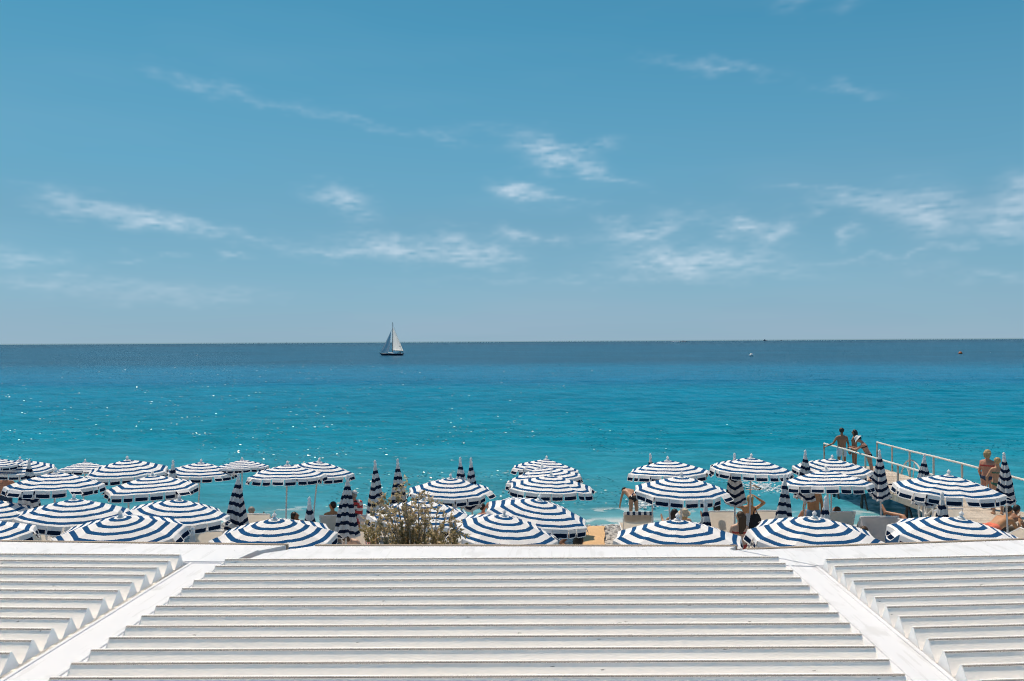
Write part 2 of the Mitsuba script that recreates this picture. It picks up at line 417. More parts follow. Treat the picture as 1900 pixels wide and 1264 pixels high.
# wavelets added for sun glints: small steep facets, tilted so that they sparkle
def wavelets(n):
    r = np.random.default_rng(12)
    V, F = [], []
    yy = 1 / r.uniform(1 / 240.0, 1 / 30.0, n)
    u = r.random(n)
    yy = np.where(u < 0.18, r.uniform(60, 240, n), np.where(u < 0.22, r.uniform(200, 520, n), yy))
    xx = r.uniform(-0.95, 0.9, n) * (yy + 8)
    g = meshkit.noise(np.stack([xx / 5, yy / 6, xx * 0], -1), 9)
    keep = g > 0.45
    xx, yy = xx[keep], yy[keep]
    zz = sea_height(xx, yy)
    for x, y, z in zip(xx, yy, zz):
        w, h = r.uniform(0.02, 0.085) * (0.45 + y / 150), r.uniform(0.008, 0.02) * (0.45 + y / 150)
        tilt, a = math.radians(min(27 + r.exponential(4.5), 48)), r.normal(0, 0.42)
        l = h / math.tan(tilt)
        R = rotz(a)
        v = np.array([[-w, -l, 0], [w, -l, 0], [w * 0.8, 0, h], [-w * 0.8, 0, h], [-w, l * 2.6, -0.03], [w, l * 2.6, -0.03]]) @ R.T
        V.append(v + [x, y, z + 0.012])
        F.append(np.array([[0, 1, 2], [0, 2, 3], [3, 2, 5], [3, 5, 4], [1, 5, 2], [0, 3, 4]]) + 6 * (len(V) - 1))
    return trimesh.Trimesh(np.vstack(V), np.vstack(F), process=False)


part('sea', 'glint_wavelet', wavelets(30000), 'sea_glint', False, kind='stuff')

# ---------------------------------------------------------------- the pergola roof in the foreground
PG = thing('pergola', 'white louvred pergola roof filling the foreground above the beach terrace', 'pergola')
CREST, BASE = 3.0, 2.868


def louver(x0, x1, y0, slope, ref):
    """a hollow-looking ridge of sheet metal: steep face towards the promenade, long face towards the sea, closed ends"""
    prof = [(-0.126, BASE), (-0.122, BASE + 0.003), (-0.047, BASE + 0.066), (-0.012, CREST - 0.008), (-0.008, CREST), (0.006, CREST), (0.012, CREST - 0.006), (0.082, BASE + 0.01), (0.085, BASE)]
    v, f = [], []
    n = len(prof)
    for x in (x0, x1):
        for (dy, z) in prof:
            v.append((x, y0 + dy + slope * (x - ref), z))
    for i in range(n):
        j = (i + 1) % n
        f += [(i, j, n + j), (i, n + j, n + i)]
    m = trimesh.Trimesh(np.array(v), np.array(f), process=False)
    ends = []
    for s, o in ((1, 0), (-1, n)):
        tri = [(o, o + i, o + i + 1) if s > 0 else (o, o + i + 1, o + i) for i in range(1, n - 1)]
        ends.append((np.array(v), np.array(tri)))
    return m, [trimesh.Trimesh(e[0][o:o + n], e[1] - o, process=False) for e, o in zip(ends, (0, n))]


def strip(x0, x1, y0, slope, ref):
    """a thin dark brown strip added under the crest, on the near side"""
    pts = []
    for x in (x0 + 0.004, x1 - 0.004):
        for dy, z in ((-0.019, CREST - 0.009), (-0.010, CREST - 0.009), (-0.010, CREST - 0.002), (-0.017, CREST - 0.003)):
            pts.append((x, y0 + dy + slope * (x - ref), z))
    return totri(M.hull_points(np.array(pts)))


PITCH_Y = 0.2425
for (x0, x1, y_far, slope, ref, n) in ((-9.4, -3.85, 8.30, 0.0, -3.85, 20), (-3.30, 2.34, 8.13, 0.040, -3.30, 20), (2.785, 9.4, 8.27, 0.100, 2.785, 20)):
    for k in range(n):
        y0 = y_far - k * PITCH_Y
        m, c = louver(x0, x1, y0, slope, ref)
        kk = part(PG, 'louver', m, 'louver_paint', 30)
        for e in c:
            part(kk, 'end_cap', e, 'louver_end', False)
        part(kk, 'crest_strip', strip(x0, x1, y0, slope, ref), 'strip_brown', False)

# beams between the bays: a gutter box with a raised inner rib
for (a, b, rib) in ((-3.80, -3.32, -3.42), (2.36, 2.77, 2.47)):
    part(PG, 'beam', box(a, b, 1.6, 8.42, 2.60, 2.885, 0.006), 'beam_paint', False)
    part(PG, 'beam_rib', cat([box(rib - 0.012, rib + 0.012, 1.62, 8.40, 2.886, 2.897, 0.003), box(a + 0.02, a + 0.05, 1.62, 8.40, 2.886, 2.894, 0.003), box(b - 0.05, b - 0.02, 1.62, 8.40, 2.886, 2.894, 0.003)]), 'beam_paint', False)
    # gap under the louver ends shows the inner tray
for (a, b) in ((-9.4, -3.805), (-3.315, 2.355), (2.775, 9.4)):
    part(PG, 'tray', box(a, b, 1.6, 8.40, 2.70, 2.745), 'louver_end', False)


def prism(poly, z0, z1):
    poly = np.array(poly, float)
    m = m3.Manifold.extrude(m3.CrossSection([poly if np.sum(poly[:, 0] * np.roll(poly[:, 1], -1) - np.roll(poly[:, 0], -1) * poly[:, 1]) > 0 else poly[::-1]]), z1 - z0)
    return totri(m.translate([0, 0, z0]))


# sea-side fascia: outer lip box, lower inner tray, tan edge strip - one run per bay, butting at angled joints
FASCIA = [[(-9.95, 9.32), (-9.95, 8.37), (-3.30, 8.37), (-3.36, 8.70), (-2.97, 9.115)],
          [(-2.65, 9.09), (-3.12, 8.75), (-3.28, 8.30), (-3.28, 8.20), (2.33, 8.43), (1.93, 8.97), (2.11, 9.17)],
          [(2.18, 9.03), (2.02, 8.97), (2.36, 8.42), (2.80, 8.365), (9.95, 9.08), (9.95, 10.25)]]
for q in FASCIA:
    part(PG, 'fascia', prism(q, 2.74, 2.896), 'beam_paint', False)
for q in FASCIA:
    a, b = np.array(q[0]), np.array(q[-1])
    if a[0] > b[0]:
        a, b = b, a
    n = unit([-(b - a)[1], (b - a)[0], 0])[:2]
    part(PG, 'edge_strip', prism([a - n * 0.020, b - n * 0.020, b + n * 0.016, a + n * 0.016], 2.73, 2.908), 'tan_trim', False)
# folded sheet-metal flashing over the landward half of each fascia, with its screws
for a, b, c, d in (((-9.95, 8.88), (-3.22, 8.87), (-3.34, 8.385), (-9.95, 8.385)), ((-2.88, 8.91), (1.99, 9.01), (2.28, 8.46), (-3.22, 8.225)), ((2.09, 8.97), (9.95, 9.77), (9.95, 9.10), (2.72, 8.385))):
    part(PG, 'flashing', prism([a, b, c, d], 2.897, 2.905), 'beam_paint', False)
    a, b = np.array(a), np.array(b)
    for t_ in np.arange(0.04, 0.99, 0.62 / np.linalg.norm(b - a)):
        p_ = a * (1 - t_) + b * t_
        part(PG, 'screw', trimesh.creation.cylinder(0.008, 0.006, sections=8).apply_translation([p_[0], p_[1] - 0.04, 2.907]), 'pole_metal', 40)
part(PG, 'joist', prism([(-3.7, 8.46), (-2.5, 9.03), (2.3, 9.0), (2.6, 8.45)], 2.60, 2.73), 'brown_wood', False)
for x, y in ((-8.8, 8.6), (-3.55, 8.3), (2.57, 8.3), (8.9, 8.9), (-3.55, 2.0), (2.57, 2.0)):
    part(PG, 'post', box(x - 0.07, x + 0.07, y - 0.07, y + 0.07, 0.12, 2.6, 0.006), 'white_paint', False)

# ---------------------------------------------------------------- parasols
NRIB, RIM = 10, 1.0


def canopy_mesh(seed, sag=0.02, rise=0.285):
    r = np.random.default_rng(seed)
    V, F, UVs = [], [], []
    nt, ns = 14, 6
    wob = r.normal(0, 0.02, NRIB + 1)
    wob[-1] = wob[0]
    for k in range(NRIB):
        a0, a1 = 2 * np.pi * k / NRIB, 2 * np.pi * (k + 1) / NRIB
        t, s = np.meshgrid(np.linspace(0.015, 1, nt), np.linspace(0, 1, ns), indexing='ij')
        rib = lambda a, w: np.stack([t * RIM * np.cos(a), t * RIM * np.sin(a), rise * (1 - 0.70 * t - 0.30 * t ** 2) + w * t ** 2], -1)
        p = rib(a0, wob[k]) * (1 - s[..., None]) + rib(a1, wob[k + 1]) * s[..., None]
        bow = 4 * s * (1 - s)
        p[..., 2] -= sag * bow * t * r.uniform(0.5, 1.7) - 0.006 * np.sin(s * 9 + r.uniform(0, 6) + 5 * t) * bow * t
        p[..., :2] *= (1 - 0.028 * bow * t ** 3)[..., None]
        i, j = np.meshgrid(np.arange(nt - 1), np.arange(ns - 1), indexing='ij')
        b = (i * ns + j).ravel() + len(V) * nt * ns
        F.append(np.vstack([np.stack([b, b + ns, b + ns + 1], 1), np.stack([b, b + ns + 1, b + 1], 1)]))
        V.append(p.reshape(-1, 3))
        UVs.append(np.stack([s, np.minimum(t, 0.9995)], -1).reshape(-1, 2))
    return trimesh.Trimesh(np.vstack(V), np.vstack(F), process=False), np.vstack(UVs), wob


def flap_mesh(k, h, seed, sag, wob, rise=0.285):
    """one hanging hem flap: half of a panel wide, curling a little"""
    r = np.random.default_rng(seed)
    q = k // 2
    a0, a1 = 2 * np.pi * q / NRIB, 2 * np.pi * (q + 1) / NRIB
    s0, s1 = (0.02, 0.485) if k % 2 == 0 else (0.515, 0.98)
    ns, nt = 6, 5
    out, lift = r.normal(0.16, 0.16), r.normal(0, 0.02)
    if r.random() < 0.10:
        out += r.uniform(0.3, 0.9)
    t, s = np.meshgrid(np.linspace(0, 1, nt), np.linspace(s0, s1, ns), indexing='ij')
    e0, e1 = np.array([math.cos(a0), math.sin(a0)]), np.array([math.cos(a1), math.sin(a1)])
    bow = 4 * s * (1 - s)
    xy = (e0 * (1 - s[..., None]) + e1 * s[..., None]) * (1 - 0.028 * bow)[..., None]
    z = wob[q] * (1 - s) + wob[q + 1] * s - sag * bow
    nrm = unit(list(e0 + e1) + [0])[:2]
    u = (s - s0) / (s1 - s0)
    o = math.sin(min(out, 1.1)) * t * h + 0.012 * np.sin(u * 5 + r.uniform(0, 6)) * t
    d = math.cos(min(out, 1.1)) * t * h * (1 - 0.05 * (2 * u - 1) ** 4)
    v = np.stack([xy[..., 0] + nrm[0] * o, xy[..., 1] + nrm[1] * o, z - d - 0.002], -1)
    i, j = np.meshgrid(np.arange(nt - 1), np.arange(ns - 1), indexing='ij')
    b = (i * ns + j).ravel()
    f = np.vstack([np.stack([b, b + ns, b + ns + 1], 1), np.stack([b, b + ns + 1, b + 1], 1)])
    return trimesh.Trimesh(v.reshape(-1, 3), f, process=False), np.stack([u, 1.0005 + t * 0.9985], -1).reshape(-1, 2)


CAN, FLAPS = [], []
for s in range(6):
    sag = (0.012, 0.02, 0.016, 0.026, 0.008, 0.022)[s]
    m, uv, wob = canopy_mesh(s + 5, sag)
    CAN.append(mikit.ply(m, 'canvas', True, uv=uv))
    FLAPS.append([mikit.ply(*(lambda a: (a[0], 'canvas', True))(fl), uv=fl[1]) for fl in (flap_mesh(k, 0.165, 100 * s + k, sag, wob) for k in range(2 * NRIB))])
FINIAL = mikit.ply(lathe([(0.0, 0.285), (0.05, 0.283), (0.055, 0.292), (0.028, 0.30), (0.022, 0.325), (0.034, 0.338), (0.036, 0.352), (0.024, 0.368), (0.008, 0.385), (0.0, 0.395)], 12), 'white_paint', 40)
POLE = mikit.ply(tube([[0, 0, -2.9], [0, 0, 0.28]], 0.021, 8), 'pole_metal', 40)
BASEPLATE = None

OPEN = [
 # px, py of the crown, width in px, distance or None, lean right, lean away (degrees), label
 (37, 853, 128, None, 2, 0, 'open striped parasol at the left edge with a closed parasol in front of it', 'far'),
 (-14, 850, 110, 24, 0, 2, 'far open striped parasol cut off by the left picture edge', 'far'),
 (158, 857, 108, 24, 0, 4, 'small open striped parasol half hidden behind a larger one on its right', 'far'),
 (236, 853, 152, None, 1, -1, 'open striped parasol fourth from the left in the far row', 'far'),
 (373, 858, 134, None, 3, 0, 'open striped parasol in the far row just right of a closed parasol tip', 'far'),
 (449, 853, 102, 24, 1, 2, 'small open striped parasol in the far row between two larger ones', 'far'),
 (533, 862, 150, None, 1, 1, 'open striped parasol with a bare white pole against the sea, seen left of centre', 'far'),
 (592, 856, 142, None, 8, 2, 'open striped parasol leaning right, pole against the sea, rightmost of the left far row', 'far'),
 (103, 876, 178, None, 2, 2, 'open striped parasol of the second row at the left, above the near leftmost ones', 'mid'),
 (283, 882, 170, None, 0, 0, 'open striped parasol of the second row standing alone against the water at the left', 'mid'),
 (137, 926, 207, None, -1, 1, 'open striped parasol of the third row, left one of its pair', 'mid'),
 (332, 927, 200, None, 5, 0, 'open striped parasol touching the tall closed parasol at the left', 'mid'),
 (-28, 926, 190, None, 4, 0, 'open striped parasol of the third row cut by the left picture edge', 'mid'),
 (-58, 963, 240, None, 2, 0, 'nearest open striped parasol cut by the left picture edge above the pergola', 'near'),
 (223, 958, 246, None, 2, -2, 'nearest open striped parasol in front at the left, above the pergola edge', 'near'),
 (509, 963, 246, None, 1, -1, 'nearest open striped parasol just above the brown joint of the pergola edge', 'near'),
 (836, 887, 166, None, 3, -3, 'open striped parasol right behind the top of the olive shrub', 'mid'),
 (785, 928, 214, None, 3, -1, 'open striped parasol half covered by the branches of the olive shrub', 'mid'),
 (1014, 852, 134, None, 2, 5, 'farthest open striped parasol of the overlapping stack in the middle', 'far'),
 (1006, 867, 152, None, -4, 4, 'second farthest open striped parasol of the overlapping stack in the middle', 'far'),
 (1022, 882, 166, None, 3, 1, 'third open striped parasol down the overlapping stack in the middle', 'mid'),
 (1001, 927, 205, None, 3, -2, 'open striped parasol fourth down the overlapping stack in the middle', 'mid'),
 (935, 956, 222, None, 6, -2, 'nearest open striped parasol right of the olive shrub', 'near'),
 (1239, 854, 156, None, -2, 2, 'open striped parasol in the far row above the man bending in the water', 'far'),
 (1264, 884, 184, None, 1, 0, 'open striped parasol shading two people on loungers, in the second row right of centre', 'mid'),
 (1257, 964, 252, None, 1, -1, 'nearest open striped parasol right of the sandy mat', 'near'),
 (1394, 849, 154, None, 2, 1, 'open striped parasol in the far row above the splashing swimmer', 'far'),
 (1544, 851, 146, None, 1, -2, 'open striped parasol in front of the bathers at the end of the pier', 'far'),
 (1533, 872, 165, None, -2, 1, 'open striped parasol hiding the head of the man in blue shorts', 'mid'),
 (1511, 960, 248, None, 2, -2, 'nearest open striped parasol left of the white draped towel', 'near'),
 (1760, 881, 192, None, 3, -2, 'open striped parasol in front of the pier deck', 'mid'),
 (1783, 961, 252, None, 2, -1, 'nearest open striped parasol below the sunbathing man at the right', 'near'),
]
GROUPS = {'far': 'open parasols of the far rows', 'mid': 'open parasols of the middle rows', 'near': 'open parasols nearest the pergola'}
pr_rng = np.random.default_rng(77)
for i, (px, py, w, dist, lx, ly, lab, row) in enumerate(OPEN):
    full = 2.10
    Yd = dist or full * FOCAL / w
    lx, ly = lx + pr_rng.normal(0, 1.8), ly + pr_rng.normal(0, 1.8)
    s = w * Yd / (FOCAL * full)
    top = at(px, py, Yd)
    tilt = trimesh.transformations.rotation_matrix(math.radians(lx), [0, 1, 0])[:3, :3] @ trimesh.transformations.rotation_matrix(math.radians(-ly), [1, 0, 0])[:3, :3]
    spin = rotz(pr_rng.uniform(0, 6.28))
    Rm = tilt @ spin * s
    rim = top - tilt @ np.array([0, 0, 0.285]) * s
    k = thing('parasol', lab, 'parasol', GROUPS[row])
    v = (i * 5 + i // 6) % 6
    tw = mat4(Rm, rim)
    part(k, 'canopy', {**CAN[v]}, None, tw=tw)
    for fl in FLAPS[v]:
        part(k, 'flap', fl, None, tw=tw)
    part(k, 'finial', FINIAL, None, tw=tw)
    # the pole follows the lean and ends in the ground
    axis = tilt @ np.array([0, 0, 1.0])
    L = (top[2] - ground(top[1]) + 0.25) / axis[2]
    part(k, 'pole', tube([top - axis * 0.02, top - axis * L], 0.021, 8), 'pole_metal', 40)


def shut_mesh(seed, length=1.16, rad=0.215):
    r = np.random.default_rng(seed)
    nh, na = 34, 90
    h, a = np.meshgrid(np.linspace(0, 1, nh), np.linspace(0, 2 * np.pi, na), indexing='ij')
    ph, amp = r.uniform(0, 6.28), 0.20
    lob = np.cos(8 * a + ph + 0.7 * np.sin(a * 2 + r.uniform(0, 6)))
    fold = np.sign(lob) * np.abs(lob) ** 0.8
    big = 1 + 0.12 * np.cos(2 * a + r.uniform(0, 6)) + 0.08 * np.cos(3 * a + 5 * h + r.uniform(0, 6))
    base = 0.022 + (rad - 0.022) * h ** 0.86
    rr = base * big * (1 + amp * fold * np.clip(h * 4, 0, 1))
    hem = 0.045 * np.abs(np.cos(4 * a + ph / 2)) * np.clip((h - 0.85) / 0.15, 0, 1) + 0.03 * np.cos(2 * a + ph) * h
    z = -length * h + hem
    # fold depth shifts the printed bands into chevrons
    v_ = h + 0.012 * fold * np.clip(h * 3, 0, 1) + 0.025 * np.cos(2 * a + ph) * h
    V = np.stack([rr * np.cos(a), rr * np.sin(a), z], -1).reshape(-1, 3)
    i, j = np.meshgrid(np.arange(nh - 1), np.arange(na - 1), indexing='ij')
    b = (i * na + j).ravel()
    f = np.vstack([np.stack([b, b + na, b + na + 1], 1), np.stack([b, b + na + 1, b + 1], 1)])
    return trimesh.Trimesh(V, f, process=False), np.stack([a / (2 * np.pi), v_], -1).reshape(-1, 2)


SHUT = []
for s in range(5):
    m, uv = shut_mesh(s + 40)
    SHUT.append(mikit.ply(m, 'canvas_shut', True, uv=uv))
TIP = mikit.ply(lathe([(0.032, -0.03), (0.036, 0.0), (0.028, 0.03), (0.022, 0.05), (0.034, 0.062), (0.03, 0.085), (0.012, 0.11), (0.0, 0.12)], 12), 'white_paint', 40)

CLOSED = [
 (54, 853, None, 'closed striped parasol in front of the far parasol at the left edge'),
 (321, 855, 19.9, 'closed striped parasol at the left showing only its tip above the parasols'),
 (442, 879, None, 'tall closed striped parasol at the left, beside the right parasol of the third row'),
 (574, 923, None, 'short looking closed striped parasol between the dark haired lounger guests left of centre'),
 (645, 882, None, 'big closed striped parasol left of the woman in a white cap'),
 (696, 855, None, 'closed striped parasol against the sea, left of the two above the olive shrub'),
 (738, 852, None, 'closed striped parasol against the sea, right of the two above the olive shrub'),
 (854, 849, 19.6, 'closed striped parasol, left of the two close together behind the shrub side parasol'),
 (874, 850, 19.2, 'closed striped parasol, right of the two close together behind the shrub side parasol'),
 (1207, 842, 21.5, 'closed striped parasol with only the tip showing above the parasol right of centre'),
 (1309, 926, None, 'closed striped parasol beside the man in a dark cap'),
 (1363, 842, 20.6, 'closed striped parasol mostly behind the parasol above the swimmer'),
 (1456, 881, None, 'big closed striped parasol right of the woman with raised arms'),
 (1494, 836, 21.2, 'closed striped parasol just left of the parasol at the pier end'),
 (1532, 922, None, 'closed striped parasol beside the man in blue shorts'),
 (1632, 835, None, 'closed striped parasol in front of the left pier rail'),
 (1715, 843, None, 'closed striped parasol in front of the pier deck behind an open parasol'),
 (1748, 914, None, 'closed striped parasol beside the wooden wheel in front of the pier'),
 (1863, 840, None, 'closed striped parasol in front of the woman with tied up hair at the right'),
 (357, 979, 12.6, 'closed striped parasol peeking over the pergola edge at the left'),
]
sh_rng = np.random.default_rng(15)
for i, (px, py, dist, lab) in enumerate(CLOSED):
    hz = at(px, py, 1000.0)
    Yd = dist or 2.75 / ((EYE - hz[2]) / 1000.0)
    top = at(px, py, Yd)
    lean = trimesh.transformations.euler_matrix(*np.radians(sh_rng.normal(0, 1.2, 2)), 0)[:3, :3]
    tw = mat4(lean @ rotz(sh_rng.uniform(0, 6.28)) * sh_rng.uniform(0.96, 1.04), top - [0, 0, 0.1])
    k = thing('closed_parasol', lab, 'parasol', 'closed parasols standing among the open ones')
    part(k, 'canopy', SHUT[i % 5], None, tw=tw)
    part(k, 'finial', TIP, None, tw=tw)
    ax = lean @ np.array([0, 0, 1.0])
    L = top[2] - ground(top[1]) + 0.2
    part(k, 'pole', tube([top - ax * 0.12, top - ax * L], 0.021, 8), 'pole_metal', 40)

# ---------------------------------------------------------------- sun loungers
def lounger(label, px, py, Yd, yaw=0.0, w=0.70, tilt=68, group='cream sun loungers facing the sea', look='cream_mesh'):
    """px, py: middle of the backrest's top edge; the feet end lies towards the sea (+y) turned by yaw"""
    top = at(px, py, Yd)
    g = ground(Yd + 0.6)
    k = thing('sun_lounger', label, 'sun lounger', group)
    H = top[2] - g
    sh, t = 0.34, math.radians(tilt)
    bl = max(0.45, (H - sh)) / math.sin(t)
    dy = bl * math.cos(t)
    tw = mat4(rotz(yaw), [top[0], top[1], g])
    hw = w / 2
    # backrest: fabric sling between tubes; hinge at y=dy, top at y=0
    n = 9
    s = np.linspace(0, 1, n)
    bx = np.linspace(-hw + 0.02, hw - 0.02, 9)
    S, XX = np.meshgrid(s, bx, indexing='ij')
    sagv = 0.035 * (1 - (XX / hw) ** 2) * np.sin(np.pi * (0.15 + 0.85 * S))
    front = grid_mesh(XX, dy * (1 - S) - sagv, sh + (H - sh) * S - 0.012 * (1 - (XX / hw) ** 2) * S)
    part(k, 'backrest', front, look, True, tw=tw)
    seat = box(-hw + 0.02, hw - 0.02, dy, dy + 1.30, sh - 0.012, sh + 0.006, 0.004)
    part(k, 'seat', seat, look, False, tw=tw)
    rail = lambda x: tube([[x, 0, H], [x, dy, sh], [x, dy + 1.32, sh]], 0.016, 6)
    part(k, 'side_rail', rail(-hw), 'white_paint', 40, tw=tw)
    part(k, 'side_rail', rail(hw), 'white_paint', 40, tw=tw)
    part(k, 'top_bar', tube([[-hw, 0, H], [0, 0, H + 0.006], [hw, 0, H]], 0.018, 6), 'white_paint', 40, tw=tw)
    for x in (-hw, hw):
        for y in (dy + 0.08, dy + 1.22):
            part(k, 'leg', tube([[x, y, sh], [x, y + 0.03, -0.05]], 0.015, 6), 'white_paint', 40, tw=tw)
    return k, tw, (hw, dy, sh, H)


def drape(label, tw, dims, look, back=0.42, front=0.35, extra=0.03, catname='towel', ragged=0.06, name='towel', shift=0.0):
    """a towel hung over the top of a backrest"""
    hw, dy, sh, H = dims
    k = thing(name, label, catname)
    u = np.linspace(0, 1, 26)
    x = np.linspace(-hw - extra, hw + extra, 22)
    Uu, XX = np.meshgrid(u, x, indexing='ij')
    L = (Uu - back / (back + front)) * (back + front)
    fold = 0.012 * np.sin(XX * 26 + 2 * Uu) + 0.010 * np.sin(XX * 11 + 1)
    ctop = np.clip(L / 0.03, -1, 1)
    yb = np.where(L < 0, -0.024 - fold * np.clip(-L * 6, 0, 1) - 0.03 * np.clip(-L, 0, 1), 0.016 + np.clip(L, 0, 9) * 0.38)
    yb = np.where(np.abs(L) < 0.03, -0.004 + 0.02 * ctop, yb)
    zb = H + 0.022 - np.where(L < 0, -L * (1 + ragged * 4 * (XX / hw) * 0.5), L * 0.92) + 0.01 * np.sin(XX * 9)
    zb = np.where(np.abs(L) < 0.03, H + 0.024 - np.abs(L) * 0.3, zb)
    m = grid_mesh(XX + shift, yb, zb)
    scene_uv = np.stack([(XX + hw) / (2 * hw), Uu], -1).reshape(-1, 2)
    part(k, 'cloth', m, look, True, tw=tw, uv=scene_uv)
    return k


def towel_stripe(p, n, uv):
    f = uv.x * 5.0 - dr.floor(uv.x * 5.0)
    return mix((0.78, 0.78, 0.78), (0.02, 0.045, 0.10), smoothstep(0.48, 0.52, f) * (1 - smoothstep(0.96, 1.0, f)))


pr('towel_striped', proc(towel_stripe), 0.95)
LN = {}
for key, args in {
    'left_far': ('cream sun lounger by the water right of the tall closed parasol at the left', 478, 954, 22, -0.1),
    'man': ('cream sun lounger of the dark haired man left of centre', 622, 957, 22, 0.05, 0.86),
    'striped': ('cream sun lounger with a striped towel over its backrest', 1184, 951, 22, 0.0, 0.76),
    'cap': ('cream sun lounger of the man in the dark cap', 1340, 949, 22, 0.03, 0.72),
    'bag': ('cream sun lounger behind the black bag', 1432, 948, 22, -0.05, 0.80),
    'knees': ('low white sun lounger with pale knees rising behind it, left of the draped towel', 1563, 950, 21, 0.05, 0.66),
    'white_towel': ('cream sun lounger under the long white towel', 1632, 959, 20.2, 0.06, 0.86),
    'near_left': ('cream sun lounger just above the pergola edge near the left picture edge', 54, 984, 18.6, 0.05, 0.72),
    'near_left2': ('cream sun lounger above the pergola edge between two front parasols at the left', 383, 985, 18.6, -0.05, 0.78),
    'shrub': ('cream sun lounger left of the olive shrub, behind a parasol pole', 655, 985, 18.4, 0.0, 0.56),
    'shrub2': ('white sun lounger behind the olive shrub with a brown haired head over it', 692, 957, 22, 0.0, 0.74),
    'wheel': ('white sun lounger turned sideways beside the wooden wheel', 1742, 946, 21.4, 0.7, 0.5),
    'wheel2': ('white sun lounger right of the wooden wheel, in front of the pier deck', 1771, 944, 21.8, 0.1, 0.46),
    'arms': ('cream sun lounger under the sunbather right of the long white towel', 1690, 967, 19.6, -0.9, 0.62),
    'prone': ('sun lounger under the tanned man propped on his elbows', 1905, 985, 20.2, 1.45, 0.66, 30),
}.items():
    LN[key] = lounger(*args)
drape('white and navy striped towel hung over a lounger backrest by the water', LN['striped'][1], LN['striped'][2], 'towel_striped', 0.09, 0.3, 0.0)
wt = drape('long white towel with small black script hung over a lounger', LN['white_towel'][1], LN['white_towel'][2], 'towel_white', 0.62, 0.35, 0.05, ragged=0.12)
# black script along the fold of the towel: unreadable handwriting strokes, as loops of print
hw, dy, sh, H = LN['white_towel'][2]
strokes = []
for i in range(14):
    xx = -0.16 + i * 0.032
    h = 0.05 if i in (4, 5) else 0.022
    a = np.linspace(0, 2 * np.pi, 9)
    strokes.append(tube(np.stack([xx + 0.013 * np.cos(a) + 0.01 * np.sin(a), -0.001 + 0.03 * 0 + (0.05 + h * 0.5 * np.sin(a)) * 0.38, H + 0.034 - (0.05 + h * 0.5 * np.sin(a)) * 0.92], -1), 0.0028, 4))
part(wt, 'script', cat(strokes), 'print_black', True, kind='stuff', tw=LN['white_towel'][1])
drape('white towel with two navy bands hung over a lounger behind the shrub', LN['shrub2'][1], LN['shrub2'][2], 'towel_white', 0.2, 0.3, 0.02)

# ---------------------------------------------------------------- people
SKIN = {'tan': (0.52, 0.275, 0.165), 'dark': (0.31, 0.145, 0.08), 'fair': (0.68, 0.45, 0.34), 'red': (0.56, 0.26, 0.17), 'bronze': (0.54, 0.265, 0.125)}
for k_, c_ in SKIN.items():
    pr('skin_' + k_, proc(lambda p, n, uv, c_=c_: mix(c_, tuple(x * 0.78 for x in c_), fbm(p.x * 14, p.y * 14, p.z * 14))), 0.5)
for k_, c_ in {'black': (0.012, 0.010, 0.009), 'brown': (0.075, 0.04, 0.02), 'blonde': (0.50, 0.35, 0.17), 'grey': (0.32, 0.29, 0.26)}.items():
    pr('hair_' + k_, proc(lambda p, n, uv, c_=c_: mix(c_, tuple(x * 0.55 for x in c_), fbm(p.x * 60, p.y * 60, p.z * 18))), 0.55)
for k_, c_ in {'pale_blue': (0.62, 0.68, 0.76), 'blue': (0.11, 0.25, 0.44), 'black': (0.014, 0.014, 0.016), 'red': (0.50, 0.06, 0.05), 'green': (0.05, 0.14, 0.10), 'navy': (0.03, 0.06, 0.12), 'coral': (0.80, 0.20, 0.12), 'pink': (0.62, 0.25, 0.28), 'white': (0.76, 0.76, 0.76), 'straw': (0.66, 0.56, 0.42)}.items():
    pr('wear_' + k_, proc(lambda p, n, uv, c_=c_: mix(c_, tuple(x * 0.8 for x in c_), fbm(p.x * 25, p.y * 25, p.z * 25))), 0.85)


def ball(c, r, n=10):
    return M.sphere(r, n).translate([float(x) for x in c])


def bone(a, b, ra, rb, n=10):
    return M.batch_hull([ball(a, ra, n), ball(b, rb, n)])


def smooth_mesh(m, edge, it=8):
    t = totri(m.refine_to_length(edge))
    t.merge_vertices()
    trimesh.smoothing.filter_taubin(t, 0.5, 0.53, it)
    return t


DOWN = (0, 0, -1)


def hand(wrist, d, side_v, curl=0.5, k=1.0):
    """palm, four bent fingers of unequal length and a thumb leaving the side of the palm; d = direction the hand points"""
    d, s = unit(d), np.array(side_v, float)
    s = unit(s - d * (s @ d))
    n = np.cross(d, s)
    out = []
    w = np.array(wrist)
    out.append(M.batch_hull([ball(w + s * 0.018 * k, 0.015 * k, 6), ball(w - s * 0.018 * k, 0.015 * k, 6), ball(w + d * 0.085 * k + s * 0.030 * k, 0.013 * k, 6), ball(w + d * 0.085 * k - s * 0.030 * k, 0.012 * k, 6)]))
    for i, (o, L) in enumerate(((0.031, 0.066), (0.011, 0.076), (-0.010, 0.070), (-0.030, 0.054))):
        a = w + d * 0.085 * k + s * o * k
        d1 = unit(d + n * curl * 0.5 + s * o * 2)
        b = a + d1 * L * 0.55 * k
        d2 = unit(d1 + n * curl * 0.9)
        c = b + d2 * L * 0.5 * k
        out += [bone(a, b, 0.0095 * k, 0.0085 * k, 6), bone(b, c, 0.0085 * k, 0.0072 * k, 6)]
    a = w + d * 0.025 * k + s * 0.026 * k
    b = a + unit(d * 0.6 + s * 0.8 + n * 0.2) * 0.042 * k
    out += [bone(a, b, 0.012 * k, 0.010 * k, 6), bone(b, b + unit(d + s * 0.2 + n * 0.3) * 0.032 * k, 0.010 * k, 0.008 * k, 6)]
    return out


